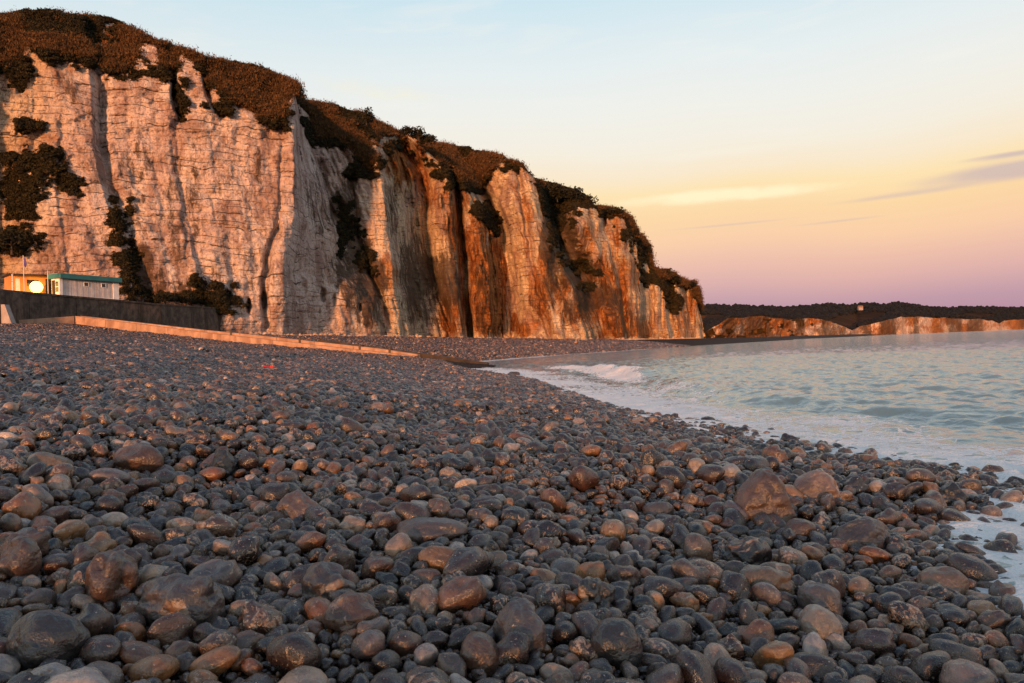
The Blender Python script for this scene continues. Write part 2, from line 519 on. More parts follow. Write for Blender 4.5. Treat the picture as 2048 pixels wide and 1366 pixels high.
# ------------------------------------------------------------------ the shore: height of the beach
XS = curve([(-130, 0.0), (-20, 1.2), (-5, 2.1), (2, 2.45), (4.2, 2.7), (5.4, 2.75), (6.4, 3.9), (7.6, 4.1), (9.2, 3.55), (11, 3.25), (13.2, 2.9), (15.6, 2.25), (19, 1.75),
            (25, 1.25), (34, 0.6), (48, -1.6), (60, -4.6), (67, -6.2), (78, -7.0), (96, -3.0), (112, 2.0), (135, 11.0), (160, 21.5), (193, 35), (250, 60), (350, 108), (480, 170), (600, 210), (760, 330), (900, 400), (1200, 560)])
GROYNE = [(35, 640, 74.0), (150, 632, 79.0), (400, 664, 75.5), (700, 698, 71.0), (830, 712, 69.0), (965, 727, 66.0)]
GP = np.array([W(*g) for g in GROYNE])
_gx, _gz, _gy = GP[::-1, 0], GP[::-1, 2], GP[::-1, 1]
_ord = np.argsort(_gx)
GZ = lambda X: np.interp(X, _gx[_ord], _gz[_ord])
GY = lambda X: np.interp(X, _gx[_ord], _gy[_ord])


def beach_z(X, Y):
    X, Y = np.asarray(X, float), np.asarray(Y, float)
    d = XS(Y) - X
    s = np.interp(Y, [-20, 12, 70, 150, 400], [0.100, 0.105, 0.135, 0.125, 0.10])
    cap = np.interp(Y, [0, 60, 90, 130, 180, 300, 500], [6.0, 6.0, 6.3, 5.6, 4.0, 2.9, 2.7])
    q = s * d
    z = np.where(q > 0, cap * np.tanh(q / cap * (1 + 0.25 * np.clip(q / cap, 0, 1))), q)
    # shingle banked against the groyne on this side, scoured on the other
    dy = GY(X) - Y
    exposed = np.interp(X, [-46, -40, -25, -14, -8, -2], [0.80, 0.76, 0.60, 0.34, 0.14, 0.02])
    wgt = np.where(dy > 0, np.exp(-(dy / 14.0) ** 2), np.exp(-(dy / 7.0) ** 2)) * sstep(X, -56, -48) * (1 - sstep(X, -2.5, 1.5))
    tgt = GZ(X) - exposed - np.where(dy > 0, 0.012 * dy, 0.25)
    z = z * (1 - wgt) + tgt * wgt
    # added, unseen bank behind the camera, raised only to shade the near beach
    z = z + (7.75 - z) * sstep(-Y, 42, 74) * (1 - 0.9 * sstep(-Y, 84, 112))
    amp = np.interp(Y, [0, 30, 100], [1.0, 1.6, 2.0])
    z = z + amp * (0.045 * fbm(X * 0.55, Y * 0.55, 0.3, 2, 5) + 0.018 * vnoise(X * 2.1, Y * 2.1, 0.7, 9)) * sstep(d, -0.6, 0.8)
    z = z + 0.055 * np.sin(d * 1.25 + 1.6 * fbm(X * 0.12, Y * 0.12, 0.0, 2, 77)) * sstep(d, 1.0, 3.0) * (1 - sstep(Y, 60, 72))
    return z


def build_beach():
    Ys = np.concatenate([np.linspace(-125, -4, 50), np.arange(-3.5, 14, 0.14), np.geomspace(14.1, 95, 210), np.geomspace(96, 1150, 110)])
    ds = np.concatenate([-np.geomspace(60, 1.0, 20), np.arange(-0.9, 8, 0.14), np.geomspace(8.15, 60, 90), np.geomspace(61, 160, 24)])
    Yg, Dg = np.meshgrid(Ys, ds, indexing='ij')
    Xg = XS(Yg) - Dg
    Zg = beach_z(Xg, Yg) - 0.02
    v = np.stack([Xg, Yg, Zg], -1).reshape(-1, 3)
    f = grid_faces(*Xg.shape)[:, ::-1]
    return mesh_obj('beach', v, f, M['shingle'], smooth=True, kind='structure')


beach = build_beach()


# ------------------------------------------------------------------ the sea
def build_sea():
    az = np.radians(np.concatenate([np.linspace(-40, -14, 30), np.arange(-13.7, 36, 0.125), np.linspace(36.5, 150, 50)]))
    r = np.concatenate([np.geomspace(1.5, 4.9, 24), np.geomspace(5, 70, 560), np.geomspace(71, 400, 100), np.geomspace(410, 40000, 50)])
    R_, A_ = np.meshgrid(r, az, indexing='ij')
    X, Y = R_ * np.sin(A_), R_ * np.cos(A_)
    e = X - XS(Y)                                     # metres to seaward of the mean edge
    eff = np.clip(e, 0, None)
    calm = sstep(e, -0.2, 5.0)
    far = 1 / (1 + (R_ / 250.0) ** 2)
    Z = 0.045 * calm * far * fbm(e * 0.30, Y * 0.10, 1.1, 3, 3)
    Z += calm * (0.048 * fbm(e * 1.15, Y * 0.45, 4.1, 3, 23, 0.6) + 0.044 * fbm(e * 2.9 + Y * 0.3, Y * 2.0, 1.1, 2, 27, 0.55) + 0.016 * fbm(X * 6.0, Y * 4.6, 2.1, 1, 29) * np.interp(R_, [0, 26, 40], [1, 1, 0])) * np.interp(R_, [0, 60, 160], [1.0, 1.0, 0.0])
    # the small breaker running along the shore
    ec = 2.7 + 0.5 * vnoise(Y * 0.11, 0.0, 0.0, 4) + np.interp(Y, [8, 14, 24, 34, 44], [2.4, 1.9, 1.4, 1.8, 3.0])
    q = e - ec
    A = np.interp(Y, [6, 11, 16, 24, 30, 35, 41, 52, 70], [0.0, 0.08, 0.14, 0.17, 0.22, 0.32, 0.26, 0.12, 0.0]) * (1 + 0.25 * vnoise(Y * 0.45, 2.0, 0.0, 8))
    Z += A * np.where(q < 0, np.exp(-(q / 0.55) ** 2), np.exp(-(q / 1.5) ** 2))
    Z -= 0.25 * A * np.exp(-((q + 1.4) / 0.9) ** 2)
    # swash: thin lumpy foam sheet at the edge
    edge = np.exp(-(np.clip(e, -2, 50) / 2.0) ** 2)
    Z += 0.035 * edge * fbm(X * 2.2, Y * 1.6, 2.0, 3, 31) * far
    Z += 0.03 * edge
    Z = np.where(R_ > 500, Z * 0, Z)
    foam = 0.84 * np.exp(-(np.clip(e - 0.2, 0, None) / np.interp(Y, [3, 8, 20, 40, 70, 120], [2.6, 2.9, 2.7, 3.2, 2.6, 1.2])) ** 2)
    foam = np.maximum(foam, 0.85 * np.exp(-((q + 0.6) / 0.9) ** 2) * sstep(Y, 24, 32) * (1 - sstep(Y, 46, 60)))
    foam = np.maximum(foam, 0.52 * np.exp(-(np.clip(e, 0, None) / 4.6) ** 2))
    foam *= (0.9 + 0.35 * fbm(X * 0.5, Y * 0.3, 7.0, 2, 41))
    foam *= 1 - sstep(Y, 140, 260)
    # small churned lumps
    Z += 0.05 * sstep(foam, 0.5, 0.9) * np.clip(fbm(X * 1.3, Y * 0.9, 5.0, 3, 51), 0, 1) * far
    v = np.stack([X, Y, Z], -1).reshape(-1, 3)
    o = mesh_obj('sea', v, grid_faces(*X.shape)[:, ::-1], M['sea'], smooth=True, kind='structure')
    set_attr(o.data, 'foam', np.clip(foam, 0, 1).ravel())
    return o


sea = build_sea()

# ------------------------------------------------------------------ the near cliff: a rock relief, column by column along the shore
ISO = [  # edges of buttresses and gullies: (column number, [(x, y) up the face])
    (-200, [(-200, 0), (-200, 700)]), (0, [(0, 0), (0, 700)]),
    (175, [(160, 60), (172, 110), (180, 180), (184, 290), (196, 360), (218, 420), (238, 490), (262, 560), (275, 660)]),
    (192, [(176, 60), (190, 110), (198, 180), (200, 290), (214, 350), (244, 420), (268, 490), (296, 560), (306, 660)]),
    (585, [(592, 150), (586, 300), (584, 450), (575, 560), (565, 680)]),
    (640, [(598, 150), (602, 202), (620, 270), (636, 327), (680, 464), (697, 545), (733, 593), (761, 680)]),
    (765, [(700, 200), (757, 307), (765, 380), (778, 470), (793, 620), (800, 690)]),
    (850, [(770, 230), (810, 279), (850, 351), (854, 472), (866, 553), (894, 633), (905, 690)]),
    (900, [(815, 260), (866, 311), (894, 343), (902, 432), (914, 553), (922, 653), (925, 690)]),
    (925, [(828, 260), (880, 311), (908, 343), (920, 432), (930, 553), (936, 653), (940, 690)]),
    (985, [(870, 280), (922, 343), (963, 424), (975, 512), (979, 645), (980, 690)]),
    (1010, [(890, 280), (963, 375), (1003, 448), (1015, 532), (1023, 593), (1027, 690)]),
    (1075, [(1070, 340), (1075, 362), (1092, 457), (1128, 540), (1150, 585), (1175, 690)]),
    (1100, [(1076, 340), (1086, 362), (1108, 457), (1148, 540), (1172, 585), (1200, 690)]),
    (1275, [(1262, 430), (1274, 500), (1280, 600), (1285, 690)]),
    (1290, [(1272, 430), (1284, 500), (1290, 600), (1296, 690)]),
    (1395, [(1388, 560), (1393, 600), (1403, 660), (1408, 690)]),
    (1412, [(1395, 560), (1400, 600), (1409, 660), (1414, 690)]),
]
D0 = curve([(-200, 86), (0, 100), (90, 101.5), (175, 105), (192, 108.2), (215, 107.6), (330, 110.5), (340, 111.4), (420, 113.5), (470, 116), (585, 122), (640, 150), (700, 153), (765, 156),
            (850, 186), (864, 181), (880, 177.5), (900, 180), (925, 196), (940, 188), (960, 185.5), (985, 191), (1010, 216), (1024, 206), (1042, 201.5), (1060, 204), (1075, 213), (1100, 246), (1125, 250), (1150, 246), (1180, 246), (1205, 254),
            (1214, 266), (1235, 268), (1255, 270), (1275, 288), (1290, 326), (1305, 336), (1328, 338), (1338, 374), (1362, 376), (1376, 414), (1395, 416), (1412, 520)])
RIM = curve([(-200, 120), (0, 134), (30, 120), (60, 98), (120, 112), (185, 122), (230, 150), (262, 140), (282, 100), (310, 105), (328, 150), (345, 150), (360, 122), (395, 128), (412, 160), (450, 195),
             (480, 225), (540, 245), (565, 232), (588, 184), (600, 206), (615, 240), (628, 282), (668, 280), (705, 305), (735, 345), (757, 305), (790, 275), (830, 300), (870, 322), (900, 345),
             (935, 378), (960, 375), (985, 342), (1010, 326), (1050, 342), (1075, 366), (1085, 440), (1110, 445), (1140, 424), (1165, 418), (1200, 424), (1250, 442), (1262, 470),
             (1275, 484), (1290, 505), (1300, 530), (1310, 556), (1340, 566), (1365, 578), (1385, 580), (1400, 625), (1412, 678)])
SKY = curve([(-200, 34), (-60, 36), (0, 30), (30, 26), (60, 18), (100, 22), (130, 28), (200, 32), (240, 45), (280, 70), (340, 90), (400, 115), (470, 125), (520, 135), (560, 155), (585, 165), (597, 185),
             (603, 202), (640, 206), (680, 215), (720, 230), (780, 258), (830, 275), (870, 290), (910, 292), (960, 303), (1000, 315), (1040, 330), (1065, 350), (1078, 364), (1110, 368), (1140, 378),
             (1170, 392), (1188, 412), (1215, 418), (1245, 428), (1258, 440), (1268, 460), (1280, 475), (1292, 490), (1300, 520), (1304, 538), (1330, 540), (1350, 552), (1372, 565), (1386, 566),
             (1394, 585), (1400, 622), (1412, 676)])
BASE = curve([(-200, 655), (0, 640), (480, 668), (590, 674), (750, 684), (900, 687), (1060, 688), (1180, 688), (1280, 687), (1400, 686), (1412, 686)])
VEG = [(680, 500, 7, 12), (745, 545, 8, 10), (1248, 470, 5, 8), (38, 145, 24, 34), (80, 330, 40, 34), (60, 365, 46, 36), (30, 350, 24, 30), (45, 415, 26, 26), (130, 375, 28, 16), (50, 252, 28, 9), (20, 318, 14, 12), (240, 465, 20, 48), (255, 520, 22, 30), (232, 432, 12, 16),
       (362, 205, 11, 30), (440, 215, 22, 16), (555, 225, 26, 24), (270, 140, 36, 16), (110, 115, 26, 10), (686, 425, 16, 24), (698, 465, 20, 24), (728, 515, 18, 20), (722, 328, 30, 20),
       (970, 425, 18, 16), (985, 450, 14, 20), (930, 350, 40, 26), (1128, 436, 22, 16), (1108, 470, 9, 24), (1160, 527, 24, 13), (1122, 500, 7, 14), (1195, 545, 6, 5), (1172, 574, 12, 6), (1282, 510, 12, 36), (1270, 470, 10, 26), (1290, 545, 8, 22), (1347, 606, 10, 18), (1338, 575, 9, 14),  # includes the shade under the third cliff's overhang, drawn as dark scrub
       (30, 478, 44, 26), (400, 578, 16, 20), (430, 600, 40, 26), (340, 592, 80, 9), (545, 150, 8, 10), (640, 250, 30, 26), (262, 590, 22, 24)]
BARE = [(830, 305, 30, 22), (775, 285, 26, 22), (1055, 350, 22, 14), (1230, 445, 26, 10), (1180, 428, 14, 10), (222, 72, 26, 20), (290, 105, 18, 16), (560, 184, 10, 10), (592, 195, 6, 12), (1005, 325, 10, 10), (990, 345, 14, 6), (1165, 470, 18, 20), (795, 278, 22, 14), (860, 300, 12, 16)]
ORANGE = [(1215, 620, 60, 60, 1.0), (1260, 660, 60, 30, .8), (1090, 440, 24, 60, .4), (1050, 400, 30, 50, .45), (1130, 600, 40, 60, .6), (1280, 600, 20, 70, .5), (1250, 560, 30, 80, .6), (222, 72, 30, 22, 1.0), (800, 320, 40, 50, .8), (840, 300, 20, 40, .8), (860, 360, 16, 60, .7), (900, 400, 26, 120, .55), (930, 470, 34, 120, .75), (960, 560, 40, 120, .9), (990, 590, 24, 90, 1.0), (1042, 665, 20, 24, .9), (1030, 640, 8, 20, .9),
          (920, 640, 70, 60, .7), (1085, 570, 34, 60, .75), (1090, 640, 60, 40, .5), (1060, 460, 40, 90, .35), (1180, 480, 30, 60, .65), (1210, 560, 40, 90, .8), (1190, 620, 70, 60, .9), (1230, 640, 50, 50, .8),
          (1240, 470, 30, 50, .6), (1320, 620, 40, 60, .35), (1375, 620, 26, 60, .6), (770, 560, 24, 80, .55), (820, 640, 60, 40, .35), (60, 290, 60, 50, .35), (40, 420, 60, 70, .45), (100, 130, 60, 50, .25), (390, 170, 40, 50, .35), (450, 180, 30, 40, .4), (650, 560, 60, 60, .2)]
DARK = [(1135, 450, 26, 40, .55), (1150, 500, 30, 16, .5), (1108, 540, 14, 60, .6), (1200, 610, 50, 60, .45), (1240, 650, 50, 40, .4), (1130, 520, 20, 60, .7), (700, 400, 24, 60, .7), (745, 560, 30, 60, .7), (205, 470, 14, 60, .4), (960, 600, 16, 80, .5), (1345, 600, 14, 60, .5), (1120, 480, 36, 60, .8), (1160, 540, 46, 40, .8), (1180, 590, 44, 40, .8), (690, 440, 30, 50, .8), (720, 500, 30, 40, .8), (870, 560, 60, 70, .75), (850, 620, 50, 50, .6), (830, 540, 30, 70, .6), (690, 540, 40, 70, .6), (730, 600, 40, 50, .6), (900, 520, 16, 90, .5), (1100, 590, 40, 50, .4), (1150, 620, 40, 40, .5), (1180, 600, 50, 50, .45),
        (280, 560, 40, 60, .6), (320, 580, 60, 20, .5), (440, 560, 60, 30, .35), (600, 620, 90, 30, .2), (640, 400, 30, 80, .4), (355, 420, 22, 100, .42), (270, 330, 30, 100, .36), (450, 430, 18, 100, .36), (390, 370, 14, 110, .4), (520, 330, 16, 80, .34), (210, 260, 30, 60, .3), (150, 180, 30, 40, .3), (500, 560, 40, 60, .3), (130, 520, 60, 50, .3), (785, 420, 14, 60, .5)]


def fringe(lst, seed):
    r = random.Random(seed)
    out = []
    for (cx_, cy_, rx, ry) in lst:
        out.append((cx_, cy_, rx * 0.86, ry * 0.86))
        for _ in range(9):
            a_, q = r.uniform(0, 6.283), r.uniform(0.7, 1.5)
            out.append((cx_ + rx * q * math.cos(a_), cy_ + ry * q * math.sin(a_), r.uniform(0.10, 0.34) * rx + 1, r.uniform(0.10, 0.34) * ry + 1))
    return out


def blobs(lst, x, y, nz):
    r = np.zeros_like(x)
    for b in lst:
        cx_, cy_, rx, ry = b[:4]
        w_ = b[4] if len(b) > 4 else 1.0
        q = ((x - cx_) / rx) ** 2 + ((y - cy_) / ry) ** 2
        r = np.maximum(r, w_ * np.clip(1.25 - 0.75 * q + nz, 0, 1))
    return r


def build_cliff():
    xs = np.arange(-180, 1414, 2.0)
    ts = np.linspace(0, 1, 330)
    x, t_ = np.meshgrid(xs, ts, indexing='xy')
    ys, yb, yr = SKY(x), BASE(x), RIM(x)
    ys = ys + 2.2 * fbm(x * 0.06, 0.0, 0.0, 3, 61)
    y = yb + (ys - yb) * t_
    # column number from the edge lines
    c = np.zeros_like(x)
    yk = np.linspace(0, 700, 141)
    ex = np.array([np.interp(yk, [p[1] for p in pts], [p[0] for p in pts]) for _, pts in ISO])
    cv = np.array([q[0] for q in ISO], float)
    exs = np.maximum.accumulate(ex, axis=0) + np.arange(len(cv))[:, None] * 0.01
    jit = 3.0 * fbm(x * 0.02, y * 0.03, 3.3, 3, 71)
    fl = np.clip(y / 5.0, 0, 139.999)
    i0 = np.floor(fl).astype(int)
    fr = fl - i0
    for k in range(len(cv) - 1):
        a = exs[k][i0] * (1 - fr) + exs[k][i0 + 1] * fr
        b = exs[k + 1][i0] * (1 - fr) + exs[k + 1][i0 + 1] * fr
        inn = (x + jit >= a) & (x + jit < b)
        c = np.where(inn, cv[k] + (cv[k + 1] - cv[k]) * (x + jit - a) / np.maximum(b - a, 1e-6), c)
    c = np.where(x + jit >= exs[-1][i0], 1412, c)
    c = np.where(x + jit < -200, -200, c)
    D = D0(c)
    ppm = D / F
    hrock = np.clip(yb - y, 0, None) * ppm
    hveg = np.clip(yr - y, 0, None) * ppm
    nz = 0.95 * fbm(x * 0.045, y * 0.045, 1.0, 5, 81, 0.68)
    veg = sstep(yr + 20 * fbm(x * 0.04, y * 0.03, 2.0, 5, 91, 0.6) - y, -6, 6)
    veg = np.maximum(veg, blobs(fringe(VEG, 3), x, y, nz))
    bare = blobs(BARE, x, y, nz)
    veg = np.clip(veg - bare, 0, 1)
    D = D + 0.11 * hrock + 0.85 * hveg
    X, Y, Z = W(x, y, D)
    s_ = c * ppm                                        # metres along the face
    hang = sstep(hrock, 0.5, 8)
    nrm = (1 - 0.6 * veg)
    flute = np.interp(c, [-200, 560, 640, 1400], [0.14, 0.16, 0.9, 1.1]) * (0.35 + 0.9 * sstep(fbm(s_ * 0.05, Z * 0.05, 5.0, 2, 107), -0.3, 0.5))
    n = np.interp(c, [560, 640], [0.7, 1.5]) * fbm(s_ * 0.13 + Z * 0.02, Z * 0.045, 0.0, 3, 101)
    n += 0.9 * flute * (1 - 2 * np.abs(fbm(s_ * 0.26 + Z * 0.05, Z * 0.07, 0.0, 3, 111)))
    n += 0.45 * flute * (1 - 2 * np.abs(fbm(s_ * 0.75 + Z * 0.04, Z * 0.16, 0.0, 2, 113)))
    n += 0.40 * fbm(X * 0.45, Y * 0.45, Z * 0.45, 4, 121, 0.6)
    scale = np.interp(D, [100, 200, 400], [1.0, 1.4, 2.0])
    dis = n * nrm * scale
    zz = Z + 0.9 * vnoise(0.0, 0.0, Z * 0.55, 133) + 1.6 * fbm(X * 0.05, Y * 0.05, Z * 0.05, 2, 131) + 0.12 * vnoise(s_ * 0.9, Z, 0, 141)
    BED = 1.15
    stepz = np.floor(zz / BED)
    led = _hash(stepz, stepz * 0, stepz * 0, 5) - 0.5
    frz = zz / BED - stepz
    dis += nrm * (0.24 * led + 0.16 * ((frz < 0.09) | (frz > 0.97)) * (vnoise(s_ * 0.5, stepz, 0, 33) > -0.25))
    blk = np.floor(s_ / 2.1 + _hash(stepz, stepz * 0, stepz * 0, 9) * 7)
    dis += nrm * 0.18 * (_hash(blk, stepz, stepz * 0, 15) - 0.5)
    # clefts between the flutes: path up the face, half width, depth
    for pts, wd, dep in [([(322, 100), (338, 140), (346, 185), (360, 235)], 8, 3.2), ([(400, 128), (410, 170), (420, 210), (444, 228)], 8, 2.6), ([(350, 240), (362, 380), (372, 520)], 7, 0.55),
                         ([(300, 250), (318, 400), (335, 540)], 9, 0.35), ([(420, 260), (440, 420), (470, 560)], 9, 0.35), ([(548, 455), (540, 480), (529, 520), (524, 600), (530, 660)], 7, 2.2),
                         ([(560, 260), (556, 420), (552, 480)], 5, 0.8), ([(120, 240), (118, 400), (140, 560)], 9, 0.4), ([(60, 120), (66, 250), (60, 300)], 8, 0.4), ([(250, 190), (262, 330), (280, 430)], 9, 0.35),
                         ([(800, 300), (812, 420), (826, 560), (840, 680)], 7, 2.4), ([(945, 380), (952, 500), (955, 680)], 5, 1.8), ([(1035, 340), (1052, 460), (1078, 580), (1100, 680)], 7, 3.0),
                         ([(1180, 425), (1200, 500), (1228, 580), (1262, 680)], 7, 3.5), ([(1225, 440), (1238, 540), (1250, 660)], 6, 2.6), ([(1120, 560), (1130, 620), (1132, 690)], 6, 3.0), ([(1320, 560), (1324, 620), (1326, 690)], 5, 4.0), ([(1362, 580), (1368, 620), (1374, 690)], 4, 4.0),
                         ([(700, 350), (715, 470), (745, 560), (775, 650)], 7, 2.5)]:
        px_ = np.interp(y, [p[1] for p in pts], [p[0] for p in pts])
        live = sstep(y, pts[0][1] - 14, pts[0][1] + 6) * (1 - sstep(y, pts[-1][1] - 10, pts[-1][1] + 20))
        dxp = (x + jit * 1.5 - px_) / wd
        dis += dep * live * np.where(dxp < 0, np.exp(-(dxp / 0.55) ** 2), np.exp(-(dxp / 1.3) ** 2))
    # promontories, fallen wedges and fans of rubble: (x, y, half width, half height, metres proud)
    for (qx, qy, rx, ry, out_) in [(1148, 455, 26, 44, 9.0), (1112, 560, 14, 60, -6.0), (1218, 655, 46, 50, 9.0), (1180, 610, 24, 50, 5.0), (1040, 668, 17, 30, 5.0), (978, 600, 14, 80, 2.5), (1235, 500, 16, 70, 5.0),
                                   (1206, 500, 7, 70, -5.0), (1268, 600, 8, 80, -6.0), (1312, 620, 8, 60, 5.0), (1352, 630, 9, 60, 6.0), (1388, 630, 8, 60, 6.0), (560, 560, 20, 90, 2.2), (700, 600, 26, 70, 3.0), (740, 640, 22, 44, 3.0)]:
        dis -= out_ * np.exp(-(((x + jit - qx) / rx) ** 2 + ((y - qy) / ry) ** 2) ** 1.5)
    # caves and notches at the foot
    for (qx, qy, rx, ry, dep) in [(497, 612, 5, 14, 3), (528, 600, 7, 18, 3), (645, 590, 5, 14, 2.5), (668, 600, 4, 12, 2), (720, 615, 4, 8, 2), (1160, 535, 22, 12, 4), (1305, 640, 5, 26, 4), (455, 590, 8, 10, 2)]:
        dis += dep * np.exp(-(((x - qx) / rx) ** 2 + ((y - qy) / ry) ** 2) ** 2)
    # earth and plants stand proud and lumpy
    dis -= veg * (0.6 + 0.9 * fbm(X * 0.25, Y * 0.25, Z * 0.25, 4, 151))
    D2 = D + dis
    X, Y, Z = W(x, y, D2)
    # the plateau behind the skyline
    ext = []
    for back, drop in ((6, -0.2), (20, -0.6), (60, 0.5), (120, -3)):
        k = 1 + back / D2[-1]
        ext.append((X[-1] * k, Y[-1] * k, Z[-1] + drop + 0.5 * vnoise(X[-1] * 0.2, back, 0, 3)))
    X = np.vstack([X] + [e[0][None] for e in ext])
    Y = np.vstack([Y] + [e[1][None] for e in ext])
    Z = np.vstack([Z] + [e[2][None] for e in ext])
    vegx = np.vstack([veg, np.ones((4, veg.shape[1]))])
    nz2 = 0.35 * fbm(x * 0.03, y * 0.02, 4.0, 4, 161)
    org = np.vstack([blobs(ORANGE, x, y, nz2 * 1.6) * 0.9, np.zeros((4, veg.shape[1]))])
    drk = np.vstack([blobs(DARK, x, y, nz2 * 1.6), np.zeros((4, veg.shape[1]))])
    v = np.stack([X, Y, Z], -1)
    fcs = grid_faces(*X.shape)
    o = mesh_obj('cliff', v.reshape(-1, 3), fcs, M['cliff'], smooth=False, kind='structure')
    foot = np.vstack([sstep(hrock + 1.2 * fbm(s_ * 0.3, 0, 0, 2, 171), 0.4, 3.2), np.ones((4, veg.shape[1]))])
    tint = np.vstack([np.clip(sstep(x, 600, 860) + 0.75 * (1 - sstep(x + 0.10 * y, 60, 190)), 0, 1), np.zeros((4, veg.shape[1]))])
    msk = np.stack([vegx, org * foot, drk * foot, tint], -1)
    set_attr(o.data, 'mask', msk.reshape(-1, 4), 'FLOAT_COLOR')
    return o, v, vegx, x, y


cliff, CV, CVEG, CPX, CPY = build_cliff()

# ------------------------------------------------------------------ far headland and wooded hill across the bay
FTOP = curve([(1390, 668), (1405, 668), (1418, 659), (1440, 647), (1456, 637), (1517, 632), (1541, 635), (1568, 637), (1582, 640), (1595, 637), (1636, 637), (1660, 642), (1674, 648), (1690, 654), (1704, 661), (1712, 659), (1721, 652), (1750, 646), (1773, 640), (1803, 633), (1957, 638),
              (1985, 642), (1998, 647), (2008, 641), (2048, 638), (2300, 628)])
FSKY = curve([(1300, 612), (1398, 611), (1486, 614), (1541, 616), (1640, 611), (1735, 606), (1810, 607), (1888, 616), (1946, 613), (2048, 613), (2300, 610)])
FD = curve([(1340, 820), (1405, 860), (1500, 960), (1580, 1020), (1588, 1060), (1704, 1200), (1712, 1290), (1800, 1400), (1998, 1900), (2002, 2000), (2300, 3000)])


def build_far():
    xs = np.arange(1392, 2290, 1.6)
    ts = np.linspace(0, 1, 46)
    x, t_ = np.meshgrid(xs, ts, indexing='xy')
    D = FD(x)
    u0, vb = uv(x, 0 * x)
    # foot just below the sea: solve the row where z = -2
    dys = (V0 + (EYE + 2.0) * F / D - (x - 1024) * math.sin(TH)) / math.cos(TH)
    yb = 683 + dys
    yt = FTOP(x) + 1.2 * fbm(x * 0.08, 0, 0, 3, 201)
    yt = np.minimum(yt, yb - 1)
    y = yb + (yt - yb) * t_
    h = (yb - y) * D / F
    dis = 9.0 * fbm(x * 0.05, y * 0.01, 0, 3, 211) + 22 * np.abs(fbm(x * 0.035 + y * 0.03, y * 0.02, 0, 3, 221)) + 5.0 * fbm(x * 0.3, y * 0.06, 0, 2, 231)
    D2 = D + 0.35 * h + dis * np.interp(x, [1400, 1700, 2000], [1.0, 0.8, 0.5])
    X, Y, Z = W(x, y, D2)
    back = 1.05
    X = np.vstack([X, X[-1:] * back]); Y = np.vstack([Y, Y[-1:] * back]); Z = np.vstack([Z, Z[-1:] + 1])
    o = mesh_obj('far_cliff', np.stack([X, Y, Z], -1).reshape(-1, 3), grid_faces(*X.shape), M['cliff'], smooth=False, kind='structure')
    veg = np.vstack([np.clip(sstep(fbm(x * 0.05, y * 0.08, 3, 3, 241), 0.25, 0.6) * sstep(1700 - x, 0, 120) * 0.9, 0, 1), np.ones((1, x.shape[1]))])
    org = np.vstack([0.5 + 0.35 * fbm(x * 0.04, y * 0.05, 1, 3, 251), np.zeros((1, x.shape[1]))])
    drk = np.vstack([0.48 + 0.4 * fbm(x * 0.06, y * 0.02, 2, 3, 261), np.zeros((1, x.shape[1]))])
    set_attr(o.data, 'mask', np.stack([veg, org, drk, drk * 0 + 0.5], -1).reshape(-1, 4), 'FLOAT_COLOR')
    # wooded hill: from behind the cliff top back and up to the skyline
    xs = np.arange(1380, 2290, 4.0)
    ts = np.linspace(0, 1, 40)
    x, t_ = np.meshgrid(xs, ts, indexing='xy')
    y0 = np.maximum(FTOP(x) + 14, FSKY(x) + 34)
    y = y0 + (FSKY(x) + 3 - y0) * t_
    D = FD(x) * (1.03 + 0.55 * t_)
    X, Y, Z = W(x, y, D)
    Z = Z + 3 * fbm(X * 0.01, Y * 0.01, 0, 3, 271)
    k = 1.3
    X2, Y2, Z2 = np.vstack([X, X[-1:] * k]), np.vstack([Y, Y[-1:] * k]), np.vstack([Z, Z[-1:] - 20])
    h_ = mesh_obj('hill', np.stack([X2, Y2, Z2], -1).reshape(-1, 3), grid_faces(*X2.shape), M['far_field'], smooth=True, kind='structure')
    return X, Y, Z, x, y


HX, HY, HZ, HPX, HPY = build_far()


# ------------------------------------------------------------------ instancing for what nobody could count
def hidden_protos(name, meshes):
    col = bpy.data.collections.new(name)
    for i, me in enumerate(meshes):
        col.objects.link(bpy.data.objects.new('%s_%02d' % (name, i), me))
    return col


